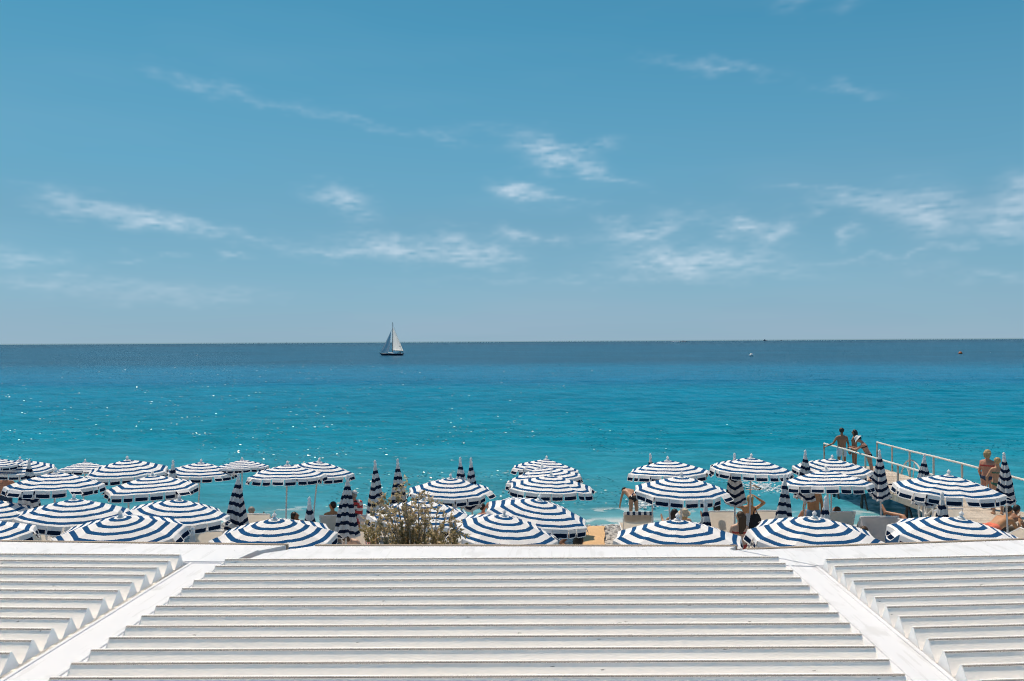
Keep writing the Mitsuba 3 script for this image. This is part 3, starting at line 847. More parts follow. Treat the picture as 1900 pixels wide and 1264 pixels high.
def person(label, anchor, pos, yaw=0.0, skin='tan', sex='m', scale=1.0, torso=(0, 0, 1), face=(0, 1, 0), head=None, arms=None, legs=None, hair='black', style='short',
           wear='shorts', colour='navy', top=None, hat=None, group=None, stout=1.0, curl=0.5, twist=0.0):
    """body posed by bone directions (x right, y ahead, z up in the person's own frame, turned by yaw). anchor: 'feet', 'head' or 'hip' is put at pos."""
    k = scale
    torso = unit(torso)
    head = unit(head if head is not None else torso * 0.6 + np.array([0, 0, 0.6]))
    sx = np.array([math.cos(twist), math.sin(twist), 0])
    sx = unit(sx - torso * (sx @ torso))
    fw = np.cross(torso, sx) * -1
    fw = np.cross(sx, torso) * -1 if False else np.cross(torso, sx)
    arms = arms or [(-0.12, 0, -1), (-0.02, 0.1, -1), (0.12, 0, -1), (0.02, 0.1, -1)]
    legs = legs or [(-0.05, 0, -1), (0, -0.02, -1), (0.05, 0, -1), (0, -0.02, -1)]
    f = stout
    hip = np.zeros(3)
    fem = sex == 'f'
    wy = 0.094 if fem else 0.09
    pel = hip + torso * 0.03 * k
    waist = hip + torso * 0.19 * k
    chest = hip + torso * 0.36 * k
    neck0 = hip + torso * 0.50 * k
    neck1 = neck0 + unit(head * 0.7 + torso * 0.5) * 0.10 * k
    hc = neck1 + head * 0.095 * k
    shw = (0.155 if fem else 0.185) * k
    two = lambda c, off, r: [ball(c + sx * off * k * f, r * k * f), ball(c - sx * off * k * f, r * k * f)]
    body = [M.batch_hull(two(pel, 0.075, 0.098 if fem else 0.092) + two(waist, 0.05 if fem else 0.062, 0.088 if fem else 0.098)),
            M.batch_hull(two(waist, 0.05 if fem else 0.062, 0.088 if fem else 0.098) + two(chest, 0.08, 0.096 if fem else 0.105)),
            M.batch_hull(two(chest, 0.08, 0.096 if fem else 0.105) + [ball(neck0 - torso * 0.055 * k + sx * shw, 0.05 * k), ball(neck0 - torso * 0.055 * k - sx * shw, 0.05 * k), ball(neck0 - torso * 0.01 * k, 0.06 * k)]),
            bone(neck0 - torso * 0.03 * k, neck1, 0.062 * k, 0.052 * k)]
    hands = []
    wrists = []
    for i, sgn in ((0, -1), (2, 1)):
        sh = neck0 - torso * 0.055 * k + sx * sgn * shw
        e = sh + unit(arms[i]) * 0.285 * k
        w = e + unit(arms[i + 1]) * 0.25 * k
        body += [bone(sh, e, 0.05 * k, 0.038 * k), bone(e, w, 0.040 * k, 0.027 * k)]
        side = np.cross(unit(arms[i + 1]), [sgn, 0, 0.01])
        hands += hand(w, arms[i + 1], np.array([0, 1, 0.2]) if abs(unit(arms[i + 1])[1]) < 0.8 else np.array([-sgn, 0, 0.3]), curl, k)
        wrists.append(w)
    ends = []
    thighs = []
    for i, sgn in ((0, -1), (2, 1)):
        h0 = hip + sx * sgn * wy * k
        kn = h0 + unit(legs[i]) * 0.43 * k
        an = kn + unit(legs[i + 1]) * 0.42 * k
        body += [bone(h0, kn, 0.088 * k * f, 0.056 * k), bone(kn, kn * 0.62 + an * 0.38, 0.055 * k, 0.053 * k), bone(kn * 0.62 + an * 0.38, an, 0.053 * k, 0.036 * k)]
        sd = unit(legs[i + 1])
        ft = unit(np.array([0.12 * sgn, 1, 0]) - sd * (np.array([0.12 * sgn, 1, 0]) @ sd) * 0.8 + np.array([0, 0, -0.05]))
        if abs(sd[1]) > 0.75:
            ft = unit(np.array([0.15 * sgn, 0.5, 1]))
        body += [M.batch_hull([ball(an - ft * 0.045 * k + sd * 0.035 * k, 0.032 * k), ball(an, 0.036 * k), ball(an + ft * 0.13 * k + sd * 0.045 * k, 0.027 * k)]), bone(an + ft * 0.13 * k + sd * 0.047 * k, an + ft * 0.18 * k + sd * 0.05 * k, 0.026 * k, 0.018 * k)]
        ends.append(an + sd * 0.075 * k)
        thighs.append((h0, kn))
    # head: skull, jaw, nose, ears
    hx = unit(np.cross(face, head))
    fy = unit(np.cross(head, hx))
    skull = M.batch_hull([ball(hc + head * 0.028 * k - fy * 0.015 * k, 0.084 * k, 14), ball(hc + head * 0.01 * k + fy * 0.022 * k, 0.072 * k, 12), ball(hc - head * 0.07 * k + fy * 0.042 * k, 0.042 * k, 10)])
    nose = M.batch_hull([ball(hc + fy * 0.088 * k + head * 0.012 * k, 0.010 * k, 6), ball(hc + fy * 0.106 * k - head * 0.028 * k, 0.014 * k, 6)])
    ears = [M.batch_hull([ball(hc + hx * s_ * 0.083 * k + head * 0.012 * k, 0.012 * k, 6), ball(hc + hx * s_ * 0.082 * k - head * 0.022 * k, 0.009 * k, 6)]) for s_ in (-1, 1)]
    lips = M.batch_hull([ball(hc + fy * 0.083 * k - head * 0.062 * k + hx * s_ * 0.016 * k, 0.008 * k, 6) for s_ in (-1, 1)])
    bm = M.batch_boolean(body + [skull], m3.OpType.Add)
    t = smooth_mesh(bm, 0.034 * k)
    try:
        whole = M(m3.Mesh(np.asarray(t.vertices, np.float32), np.asarray(t.faces, np.uint32)))
        whole = M.batch_boolean([whole, nose, lips] + ears + hands, m3.OpType.Add)
        if whole.is_empty():
            raise ValueError
        t = totri(whole)
    except Exception:
        t = cat([t, nose, lips] + ears + hands)
    Rz = rotz(yaw)
    if anchor == 'feet':
        low = min(ends, key=lambda e: e[2])
        base = np.array([(ends[0][0] + ends[1][0]) / 2, (ends[0][1] + ends[1][1]) / 2, low[2]])
    elif anchor == 'head':
        base = hc + head * 0.02
    else:
        base = hip
    move = lambda m: trimesh.Trimesh(np.asarray(m.vertices - base) @ Rz.T + pos, m.faces, process=False)
    key = thing('person', label, 'person', group)
    part(key, 'body', move(t), 'skin_' + skin, 50)
    # hair
    if style != 'bald':
        cap = M.batch_hull([ball(hc + head * 0.034 * k - fy * 0.020 * k, 0.095 * k, 14), ball(hc - head * 0.005 * k - fy * 0.035 * k, 0.082 * k, 12)])
        o = [float(x) for x in unit(-fy * 0.75 + head * 0.62)]
        cap = cap.trim_by_plane(o, float(np.dot(o, hc) + 0.004 * k))
        bits = [cap]
        back = hc - fy * 0.07 * k
        if style == 'long':
            fall = unit(-torso * 0.9 - np.array([0, 0, 0.35]))
            e_ = back - fy * 0.02 * k + fall * 0.36 * k
            bits.append(M.batch_hull([ball(back + hx * 0.05 * k, 0.055 * k), ball(back - hx * 0.05 * k, 0.055 * k), ball(e_ + hx * 0.07 * k, 0.03 * k), ball(e_ - hx * 0.07 * k, 0.03 * k)]))
        if style == 'bob':
            bits.append(M.batch_hull([ball(back + hx * 0.055 * k, 0.05 * k), ball(back - hx * 0.055 * k, 0.05 * k), ball(back - head * 0.10 * k + hx * 0.05 * k, 0.035 * k), ball(back - head * 0.10 * k - hx * 0.05 * k, 0.035 * k)]))
        if style in ('bun', 'tail'):
            b0 = hc - fy * 0.10 * k + head * 0.06 * k
            bits.append(ball(b0, 0.045 * k))
            if style == 'tail':
                bits.append(bone(b0, b0 - fy * 0.05 * k - np.array([0, 0, 0.2]) * k, 0.035 * k, 0.015 * k))
        hm = smooth_mesh(M.batch_boolean(bits, m3.OpType.Add), 0.025 * k, 3)
        hv = np.array(hm.vertices)
        hv += (meshkit.noise(hv * 55)[:, None] - 0.5) * 0.012 * unit([1, 1, 1])
        part(key, 'hair', move(trimesh.Trimesh(hv, hm.faces, process=False)), 'hair_' + hair, 60)
    for s_ in (-1, 1):
        part(key, 'eye', move(totri(ball(hc + fy * 0.083 * k + head * 0.010 * k + hx * s_ * 0.031 * k, 0.011 * k, 8))), 'hair_black', 40)
    # clothes
    puff = lambda r: r * k * f
    if wear == 'shorts':
        bits = [M.batch_hull(two(pel - torso * 0.02 * k, 0.080, 0.106))]
        for h0, kn in thighs:
            bits.append(bone(h0, h0 * 0.42 + kn * 0.58, puff(0.102), puff(0.090)))
        sm = M.batch_boolean(bits, m3.OpType.Add).trim_by_plane([float(-x) for x in torso], float(-np.dot(torso, pel + torso * 0.07 * k)))
        part(key, 'shorts', move(smooth_mesh(sm, 0.03 * k, 3)), 'wear_' + colour, 50)
    elif wear == 'brief':
        sm = M.batch_hull(two(pel - torso * 0.02 * k, 0.080, 0.105) + [ball(hip - torso * 0.05 * k, 0.085 * k * f)])
        sm = sm.trim_by_plane([float(-x) for x in torso], float(-np.dot(torso, pel + torso * 0.035 * k))).trim_by_plane([float(x) for x in torso], float(np.dot(torso, hip - torso * 0.09 * k)))
        part(key, 'swim_brief', move(smooth_mesh(sm, 0.03 * k, 2)), 'wear_' + colour, 50)
    if top:
        band = M.batch_hull(two(chest, 0.082, 0.103) + two(chest + fw * 0.015 * k, 0.07, 0.103))
        c0 = chest - torso * 0.01 * k
        band = band.trim_by_plane([float(x) for x in torso], float(np.dot(torso, c0 - torso * 0.018 * k))).trim_by_plane([float(-x) for x in torso], float(-np.dot(torso, c0 + torso * 0.022 * k)))
        part(key, 'bikini_band', move(totri(band)), 'wear_' + top, 40)
    if hat:
        kind, hcol = hat
        if kind == 'brim':
            hm = lathe([(0.0, 0.125), (0.06, 0.12), (0.095, 0.085), (0.105, 0.035), (0.15, 0.0), (0.17, -0.018), (0.168, -0.024), (0.145, -0.008), (0.100, 0.028)], 20)
        else:
            hm = lathe([(0.0, 0.115), (0.05, 0.11), (0.088, 0.075), (0.102, 0.02), (0.098, 0.018)], 18)
            vis = box(-0.07, 0.07, 0.07, 0.17, 0.012, 0.022, 0.004)
            hm = cat([hm, vis])
        Rh = np.stack([hx, fy, head], 1)
        hm = trimesh.Trimesh((np.asarray(hm.vertices) * k) @ Rh.T + hc + head * 0.035 * k, hm.faces, process=False)
        part(key, 'hat', move(hm), 'wear_' + hcol, 40)
    W = lambda p_: (np.asarray(p_) - base) @ Rz.T + pos
    return key, {'wrists': [W(w) for w in wrists], 'head': W(hc), 'hip': W(hip), 'chest': W(chest)}


DECK = 0.02
UPR = dict(arms=[(-0.15, 0.05, -1), (-0.05, 0.25, -1), (0.15, 0.05, -1), (0.05, 0.25, -1)])
SIT = dict(torso=(0, -0.22, 1), legs=[(-0.1, 1, 0.12), (-0.02, 1, -0.22), (0.1, 1, 0.12), (0.02, 1, -0.22)], arms=[(-0.3, 0.15, -1), (0.1, 0.8, -0.4), (0.3, 0.15, -1), (-0.1, 0.8, -0.4)])
RECL = dict(torso=(0, -0.75, 0.7), legs=[(-0.1, 1, 0.05), (-0.02, 1, -0.05), (0.1, 1, 0.05), (0.02, 1, -0.05)], arms=[(-0.4, 0.3, -0.8), (0, 1, -0.3), (0.4, 0.3, -0.8), (0, 1, -0.3)])


def spot(px, Yd, z):
    """the point at depth Yd straight under or over this pixel column, at height z"""
    p = at(px, 700, Yd)
    return np.array([p[0], Yd, z])


# bathers on the pier
person('man in pale shorts at the end of the pier, hand on the rail', 'feet', spot(1561, 32.2, DECK), 0.1, 'dark', 'm', 1.0, torso=(0.02, 0, 1), head=(0, 0.1, 1), face=(0.3, 1, 0),
       arms=[(-0.55, 0.05, -0.85), (-0.75, 0.15, -0.35), (0.28, -0.05, -1), (0.08, 0.15, -1)], wear='shorts', colour='pale_blue')
person('dark haired woman in sunglasses standing behind the white hat on the pier', 'feet', spot(1585, 32.4, DECK), 0.9, 'dark', 'f', 0.95, face=(0, 1, 0.05), style='long', wear='brief', colour='black', top='black', **UPR)
person('woman in a white sun hat and black bikini leaning on the pier rail', 'feet', spot(1619, 30.2, DECK), 1.05, 'red', 'f', 1.0, torso=(0, 0.42, 0.9), head=(0, 0.75, 0.6), face=(0, 0.7, -0.7),
       arms=[(-0.15, 0.75, -0.65), (0.5, 0.8, 0.15), (0.15, 0.75, -0.65), (-0.4, 0.8, 0.25)], legs=[(-0.06, -0.25, -1), (0, -0.1, -1), (0.06, -0.12, -1), (0, -0.15, -1)], style='short', wear='brief', colour='black', top='black', hat=('brim', 'white'))
person('blonde short haired woman standing on the pier near the rail, head bowed', 'feet', spot(1831, 25.3, DECK), -0.7, 'red', 'f', 1.04, face=(0, 0.9, -0.35), head=(0, 0.2, 1), hair='blonde', style='bob', wear='brief', colour='navy', top='red', stout=1.1,
       arms=[(-0.2, -0.1, -1), (0.1, 0.5, -0.8), (0.25, 0.05, -1), (-0.1, 0.6, -0.7)])
person('woman with tied up fair hair and green bikini standing on the pier', 'feet', spot(1850, 24.5, DECK), -0.15, 'tan', 'f', 0.97, face=(0.5, 0.9, -0.1), hair='blonde', style='bun', wear='brief', colour='green', top='green',
       arms=[(-0.55, -0.1, -0.85), (0.15, 0.25, -0.95), (0.4, 0.0, -0.9), (-0.1, 0.35, -0.9)])
# standing and wading
person('man in blue swim shorts standing under a parasol, head hidden by its canopy', 'feet', spot(1508, 22.0, ground(22.0)), 0.25, 'bronze', 'm', 1.02, wear='shorts', colour='blue', arms=[(-0.25, 0.05, -1), (-0.05, 0.12, -1), (0.25, 0.0, -1), (0.05, 0.2, -1)])
person('tanned man with bare back at the left picture edge below a parasol', 'feet', spot(8, 25.2, ground(25.2)), 0.3, 'red', 'm', 1.06, wear='shorts', colour='navy', stout=1.1, arms=[(-0.4, 0.05, -0.9), (-0.1, 0.2, -1), (0.55, 0.1, -0.8), (0.15, 0.3, -1)])
person('person bending down at the water edge, bare back, arms reaching into the splash', 'feet', spot(1176, 27.9, ground(27.9)), 0.5, 'tan', 'm', 1.0, torso=(0.1, 0.75, 0.38), head=(0, 0.9, -0.4), face=(0, 0.3, -1),
       arms=[(-0.1, 0.35, -0.95), (0, 0.3, -1), (0.2, 0.45, -0.9), (0.1, 0.35, -1)], legs=[(-0.12, -0.12, -1), (-0.03, -0.05, -1), (0.12, 0.05, -1), (0.03, -0.15, -1)], wear='brief', colour='black')
# on the loungers by the water
person('man with short dark hair sitting up in profile left of the big closed parasol', 'head', at(617, 937, 22.6), 0.35, 'bronze', 'm', 1.0, face=(-0.9, 0.6, -0.1), **SIT)
person('guest with dark hair lying back beside the short looking closed parasol', 'head', at(547, 956, 22.4), -0.5, 'dark', 'f', 1.0, face=(0.8, 0.6, 0.1), style='bob', top='black', wear='brief', colour='black', **RECL)
wc = person('woman in a white cap with a red patterned shawl', 'head', at(657, 918, 22.5), -0.2, 'red', 'f', 0.95, face=(0.1, 1, 0), wear='brief', colour='white', style='bun', hair='grey', hat=('cap', 'white'), **UPR)
person('bald tanned man sitting close to a dark haired woman in front of the water', 'head', at(907, 938, 22.5), 0.2, 'red', 'm', 1.03, style='bald', wear='shorts', colour='navy', stout=1.12, face=(-0.3, 1, 0), **SIT)
person('woman with dark pinned up hair sitting left of the bald man', 'head', at(896, 940, 22.9), -0.3, 'red', 'f', 0.96, style='bun', wear='brief', colour='coral', face=(0.6, 0.8, 0), **SIT)
person('long dark haired guest lying left of the one in a straw coloured hat', 'head', at(1252, 950, 22.3), 0.0, 'tan', 'f', 1.0, style='long', wear='brief', colour='black', face=(0.5, 1, 0), **RECL)
person('guest in a straw coloured sun hat lying under the parasol right of centre', 'head', at(1270, 952, 22.3), 0.0, 'fair', 'f', 1.0, style='bob', hair='blonde', wear='brief', colour='red', hat=('brim', 'straw'), face=(0.2, 1, 0), **RECL)
person('man in a dark cap seen over the back of his lounger', 'head', at(1330, 944, 22.3), 0.0, 'dark', 'm', 1.0, wear='shorts', colour='navy', hat=('cap', 'black'), face=(0.1, 1, 0), **RECL)
person('woman sitting with both arms raised to her hair in front of the swimmer', 'head', at(1391, 925, 22.5), -0.15, 'bronze', 'f', 1.02, torso=(0.06, -0.1, 1), style='tail', hair='blonde', wear='brief', colour='coral', face=(-0.5, 1, 0.1), legs=SIT['legs'],
       arms=[(-0.75, 0.1, 0.15), (0.65, -0.1, 0.75), (0.8, 0.1, 0.55), (-0.75, -0.1, 0.55)])
person('woman with long brown hair and a red bikini strap sitting with her back turned', 'head', at(1373, 957, 19.4), 0.05, 'fair', 'f', 1.05, style='long', hair='brown', wear='brief', colour='red', top='red', face=(-0.5, 0.8, -0.1), stout=1.08, **SIT)
person('sunbather lying with raised knees, red face beside the closed parasol', 'head', at(1552, 946, 22.2), 0.9, 'red', 'm', 1.0, face=(0.3, 0.2, 1), torso=(0, -0.8, 0.5), style='short', hair='brown', wear='shorts', colour='navy',
       legs=[(-0.1, 0.75, 0.65), (0, 0.5, -0.85), (0.12, 0.8, 0.6), (0, 0.5, -0.85)], arms=RECL['arms'])
person('sunbather with a pale raised knee in front of the pier legs', 'hip', spot(1592, 20.6, ground(20.6) + 0.42), 0.1, 'fair', 'f', 1.05, torso=(-0.25, -0.85, 0.45), face=(0, 0, 1), style='long', hair='brown', wear='brief', colour='black', top='black',
       legs=[(-0.15, 0.7, 0.75), (0, 0.35, -0.95), (0.1, 0.6, 0.85), (0, 0.4, -0.95)], arms=RECL['arms'])
person('dark haired sunbather lying with crossed legs up, right of the long white towel', 'head', at(1712, 967, 20.0), 0.22, 'tan', 'm', 1.03, face=(0.2, 0.3, 1), torso=(0, -0.85, 0.42), wear='shorts', colour='coral',
       legs=[(-0.1, 0.8, 0.6), (0.1, 0.55, -0.75), (0.1, 0.75, 0.75), (-0.55, 0.75, 0.1)], arms=RECL['arms'])
person('tanned dark haired man lying on his front, propped on his elbows, at the right', 'head', at(1872, 946, 21.2), -1.15, 'bronze', 'm', 1.05, torso=(0, 0.9, 0.40), head=(0, 0.35, 1), face=(0.2, 1, -0.2), wear='shorts', colour='coral', stout=1.05,
       arms=[(-0.3, 0.45, -0.85), (0.45, 0.7, 0.55), (0.35, 0.35, -0.85), (-0.35, 0.6, 0.6)], legs=[(-0.08, -1, -0.05), (0, -1, -0.03), (0.08, -1, -0.05), (0, -1, -0.03)])
person('dark haired person lying on the pier behind the tanned man at the right edge', 'head', at(1887, 944, 22.6), -1.2, 'dark', 'm', 1.0, torso=(0, 0.85, 0.4), head=(0, 0.4, 1), face=(0, 1, 0), wear='shorts', colour='black',
       arms=[(-0.3, 0.45, -0.85), (0.45, 0.7, 0.55), (0.35, 0.35, -0.85), (-0.35, 0.6, 0.6)], legs=[(-0.08, -1, -0.05), (0, -1, -0.03), (0.08, -1, -0.05), (0, -1, -0.03)])
person('dark haired person with a raised arm under the parasol left of the sandy mat', 'head', at(1075, 1001, 16.4), -0.4, 'dark', 'm', 1.05, face=(0.3, 1, 0.2), style='bob', wear='shorts', colour='navy', torso=(0, -0.35, 0.9), legs=SIT['legs'], arms=[(-0.75, 0.2, 0.35), (0.6, 0.2, 0.6), (0.35, 0.3, -0.8), (-0.3, 0.8, -0.3)])
person('person with brown hair seen from behind over a white towel beside the olive shrub', 'head', at(691, 951, 22.3), 0.0, 'tan', 'f', 1.0, style='bob', hair='brown', wear='brief', colour='navy', face=(0, 1, 0), **RECL)
person('guest in a pink top lying left of the olive shrub, knees bent', 'hip', spot(668, 18.6, ground(18.6) + 0.50), -0.2, 'fair', 'f', 1.0, torso=(-0.2, -0.75, 0.6), face=(0, 0.5, 0.8), style='bob', hair='brown', wear='shorts', colour='pink', legs=[(0.1, 0.8, 0.45), (0.1, 0.6, -0.7), (0.2, 0.85, 0.3), (0.1, 0.6, -0.75)], arms=RECL['arms'])
person('grey haired person over the far lounger beside the tall closed parasol', 'head', at(467, 946, 22.6), 0.0, 'tan', 'm', 1.0, hair='grey', wear='shorts', colour='white', face=(0, 1, 0), **RECL)
person('swimmer doing front crawl in a patch of splashing foam', 'head', np.array([*at(1408, 914, 33.5)[:2], SEA + 0.08]), -1.35, 'bronze', 'm', 1.0, torso=(0, 1, 0.1), head=(0, 1, 0.25), face=(0, 0.5, -0.9), wear='brief', colour='blue',
       arms=[(-0.35, 0.6, 0.6), (0.1, 0.9, -0.4), (0.3, -0.6, -0.5), (0, -1, -0.1)], legs=[(-0.08, -1, -0.1), (0, -1, -0.1), (0.08, -1, -0.1), (0, -1, 0.1)])
# red patterned shawl round the woman in the white cap
wk, wi = wc
c, h = wi['chest'], wi['hip']
sl = M.batch_hull([ball(c + np.array([s_ * 0.15, 0.0, 0.10]), 0.10) for s_ in (-1, 1)] + [ball(h + np.array([s_ * 0.13, -0.03, -0.05]), 0.115) for s_ in (-1, 1)])
sl = sl.trim_by_plane([0, -1, 0], float(-(c[1] + 0.06)))
pr('shawl', proc(lambda p, n, uv: mix(mix((0.50, 0.05, 0.05), (0.72, 0.64, 0.60), smoothstep(0.55, 0.6, noise(p.x * 13, p.y * 13, p.z * 13))), (0.03, 0.05, 0.05), smoothstep(0.66, 0.7, noise(p.x * 17 + 5, p.y * 17, p.z * 17)))), 0.9)
part(wk, 'shawl', smooth_mesh(sl, 0.03, 3), 'shawl', 50)

# ---------------------------------------------------------------- bag on a parasol pole, sandy mat, stake
k = thing('bag', 'black cloth bag hanging on a parasol pole behind the woman with long brown hair', 'bag')
b0 = at(1402, 972, 19.6)
sh_ = M.batch_hull([ball(b0 + np.array(o), r) for o, r in (((-0.07, 0, 0.18), 0.05), ((0.06, 0, 0.18), 0.05), ((-0.13, 0, -0.16), 0.06), ((0.13, 0, -0.17), 0.06), ((0.0, -0.05, -0.1), 0.08))])
t = smooth_mesh(sh_, 0.025, 4)
t.vertices += (meshkit.noise(np.array(t.vertices) * 16)[:, None] - 0.5) * 0.03 * t.vertex_normals
part(k, 'body', t, 'black_cloth', 50)
part(k, 'pocket', totri(M.batch_hull([ball(b0 + np.array([x, -0.13, z]), 0.012) for x in (-0.01, 0.11) for z in (-0.15, -0.01)])), 'black_cloth', 40)
part(k, 'button', totri(ball(b0 + np.array([0.045, -0.147, -0.06]), 0.016)), 'towel_white', 40)
for s_ in (-1, 1):
    part(k, 'strap', tube([b0 + np.array([s_ * 0.06, 0, 0.2]), b0 + np.array([s_ * 0.03, 0.02, 0.30]), b0 + np.array([0, 0.03, 0.36])], 0.012, 6), 'black_cloth', 40)
k = thing('towel', 'white towel hanging beside the black bag on the parasol pole', 'towel')
c0 = at(1388, 968, 19.9)
xs, zs = np.meshgrid(np.linspace(-0.05, 0.05, 8), np.linspace(0.2, -0.2, 12))
part(k, 'cloth', grid_mesh(c0[0] + xs * (1.3 - 1.6 * zs), c0[1] + 0.02 * np.sin(xs * 90), c0[2] + zs), 'towel_white', True)

k = thing('beach_mat', 'sandy orange coir mat running down to the pebbles in the middle', 'mat')
ys = np.linspace(18.5, 25.7, 40)
for_x = np.interp(ys, [18.5, 25.7], [at(1108, 1012, 18.5)[0] - 0.25, at(1107, 977, 25.7)[0]])
hw_ = np.interp(ys, [18.5, 25.7], [0.42, 0.25])
u_ = np.linspace(-1, 1, 9)
X = for_x[:, None] + hw_[:, None] * u_[None] + 0.015 * np.sin(ys * 3)[:, None]
Y = np.repeat(ys[:, None], 9, 1)
Zm = ground(Y) + 0.085 + 0.012 * meshkit.noise(np.stack([X * 4, Y * 4, X * 0], -1))
top_ = grid_mesh(X, Y, Zm)
low_ = grid_mesh(X, Y, Zm - 0.05)
low_.invert()
part(k, 'weave', cat([top_, low_]), 'mat_coir', True)
k = thing('stake', 'short brown wooden stake leaning in the pebbles beside the striped towel lounger', 'stake')
p0 = spot(1165, 23.0, ground(23.0) - 0.1)
part(k, 'wood', tube([p0, p0 + [0.03, 0, 0.35], p0 + [0.09, 0.0, 0.72]], [0.06, 0.055, 0.04], 7), 'brown_wood', 40)

k = thing('bag', 'blue beach bag standing below the long white towel', 'bag')
b0 = at(1662, 1000, 18.6)
t = smooth_mesh(M.batch_hull([ball(b0 + np.array(o), r) for o, r in (((-0.16, 0, -0.12), 0.07), ((0.16, 0, -0.12), 0.07), ((-0.18, 0, 0.12), 0.04), ((0.18, 0, 0.12), 0.04))]), 0.03, 3)
t.vertices += (meshkit.noise(np.array(t.vertices) * 14)[:, None] - 0.5) * 0.03 * t.vertex_normals
part(k, 'body', t, 'wear_blue', 50)
g_ = np.linspace(0, np.pi, 9)
for s_ in (-0.04, 0.04):
    part(k, 'handle', tube(np.stack([b0[0] + 0.09 * np.cos(g_), b0[1] + s_ + 0 * g_, b0[2] + 0.13 + 0.16 * np.sin(g_)], -1), 0.010, 6), 'wear_white', 40)

# ---------------------------------------------------------------- pier
PI = thing('pier', 'wooden bathing pier on dark steel legs with pale handrails at the right', 'pier')
SL = -0.085
xl = lambda y: 11.74 + SL * (y - 27.6)
xr = lambda y: 13.94 + SL * (y - 27.6)
prng = np.random.default_rng(31)
y = 23.0
while y < 33.6:
    w = 0.145
    a, b = y + 0.006, y + w - 0.006
    o = prng.uniform(-0.02, 0.02, 2)
    dz = prng.uniform(-0.004, 0.004)
    q = np.array([(xl(a) + o[0], a, 0), (xr(a) + o[1], a, 0), (xr(b) + o[1], b, 0), (xl(b) + o[0], b, 0)])
    part(PI, 'plank', prism(q[:, :2], -0.02 + dz, 0.02 + dz), 'deck_wood', False)
    y += w
for f_ in (0.0, 0.5, 1.0):
    g_ = lambda y: xl(y) * (1 - f_) + xr(y) * f_
    part(PI, 'stringer', prism([(g_(23.0) - 0.05, 23.0), (g_(23.0) + 0.05, 23.0), (g_(33.55) + 0.05, 33.55), (g_(33.55) - 0.05, 33.55)], -0.24, -0.026), 'deck_wood', False)
RAIL = 1.0
LP, RP = (33.4, 31.7, 29.9, 27.63, 25.5), (33.7, 32.5, 31.2, 29.6, 27.9, 26.3, 24.7)
for ps, fx in ((LP, lambda y: xl(y) - 0.03), (RP, lambda y: xr(y) + 0.03)):
    line = [np.array([fx(y_), y_, RAIL + 0.012 * math.sin(y_ * 3)]) for y_ in ps]
    part(PI, 'handrail', tube(line, 0.036, 8), 'rail_wood', 40)
    for p_ in line:
        part(PI, 'rail_post', box(p_[0] - 0.028, p_[0] + 0.028, p_[1] - 0.028, p_[1] + 0.028, -0.2, p_[2] - 0.01, 0.006), 'post_steel')
for yb in (32.6, 30.3, 27.2, 25.2):
    for f_, sg in ((0.03, -1), (0.97, 1)):
        gx_ = xl(yb) * (1 - f_) + xr(yb) * f_
        zb = ground(yb) - 0.3
        part(PI, 'leg', tube([[gx_, yb, -0.03], [gx_ + sg * 0.10, yb, zb]], 0.05, 8), 'dark_steel', 40)
        part(PI, 'brace', tube([[gx_, yb, -0.22], [gx_ - sg * 0.10, yb + 0.75, zb]], 0.035, 6), 'dark_steel', 40)
        part(PI, 'brace', tube([[gx_, yb, -0.22], [gx_ - sg * 0.05, yb - 0.75, zb]], 0.035, 6), 'dark_steel', 40)
    part(PI, 'cross_beam', tube([[xl(yb) - 0.05, yb, -0.27], [xr(yb) + 0.05, yb, -0.27]], 0.045, 8), 'dark_steel', 40)


def wheel(label, c, R, name):
    k = thing(name, label, 'wheel')
    ring = []
    g = np.linspace(0, 2 * np.pi, 29)
    part(k, 'rim', tube(np.stack([c[0] + g * 0, c[1] + R * np.cos(g), c[2] + R * np.sin(g)], -1), 0.035, 6, False), 'rail_wood', 40)
    part(k, 'hub', tube([[c[0] - 0.08, c[1], c[2]], [c[0] + 0.08, c[1], c[2]]], 0.07, 10), 'rail_wood', 40)
    for i in range(8):
        a = i * np.pi / 4 + 0.2
        part(k, 'spoke', tube([[c[0], c[1] + 0.05 * math.cos(a), c[2] + 0.05 * math.sin(a)], [c[0], c[1] + R * math.cos(a), c[2] + R * math.sin(a)]], [0.026, 0.02], 6), 'rail_wood', 40)


wheel('weathered wooden spoked wheel standing against the near left side of the pier', np.array([xl(25.7) - 0.15, 25.7, -0.27]), 0.50, 'wagon_wheel')
wheel('wooden wheel rising like an arch behind the right handrail of the pier', np.array([xr(31.2) + 0.12, 31.2, -0.34]), 0.98, 'wagon_wheel')

# ---------------------------------------------------------------- foam round the swimmer and the bender
pr('foam', (0.80, 0.83, 0.84), 0.9)


def splash(label, px, py, spread, n, seed):
    r = np.random.default_rng(seed)
    v = ray(px, py)
    c = np.array([0, 0, EYE]) + v * (SEA - EYE) / v[2]
    ico = trimesh.creation.icosahedron()
    V, F = [], []
    for i in range(n):
        q = r.normal(0, 1, 3) * spread
        s = r.uniform(0.012, 0.05)
        V.append(ico.vertices * s * r.uniform(0.6, 1.6, 3) * [1.5, 1.2, 0.7] + c + [q[0], q[1], abs(q[2]) * r.random()])
        F.append(ico.faces + 12 * i)
    k = thing('splash', label, 'splash')
    labels[k]['kind'] = 'stuff'
    part(k, 'foam', trimesh.Trimesh(np.vstack(V), np.vstack(F), process=False), 'foam', True, kind='stuff')


splash('white splash of foam round the swimmer', 1420, 913, np.array([0.42, 0.6, 0.16]), 420, 4)
splash('small splash of foam at the hands of the person bending in the water', 1190, 938, np.array([0.30, 0.3, 0.12]), 130, 5)
splash('long foamy trail left of the swimmer', 1395, 906, np.array([0.55, 0.7, 0.06]), 260, 6)

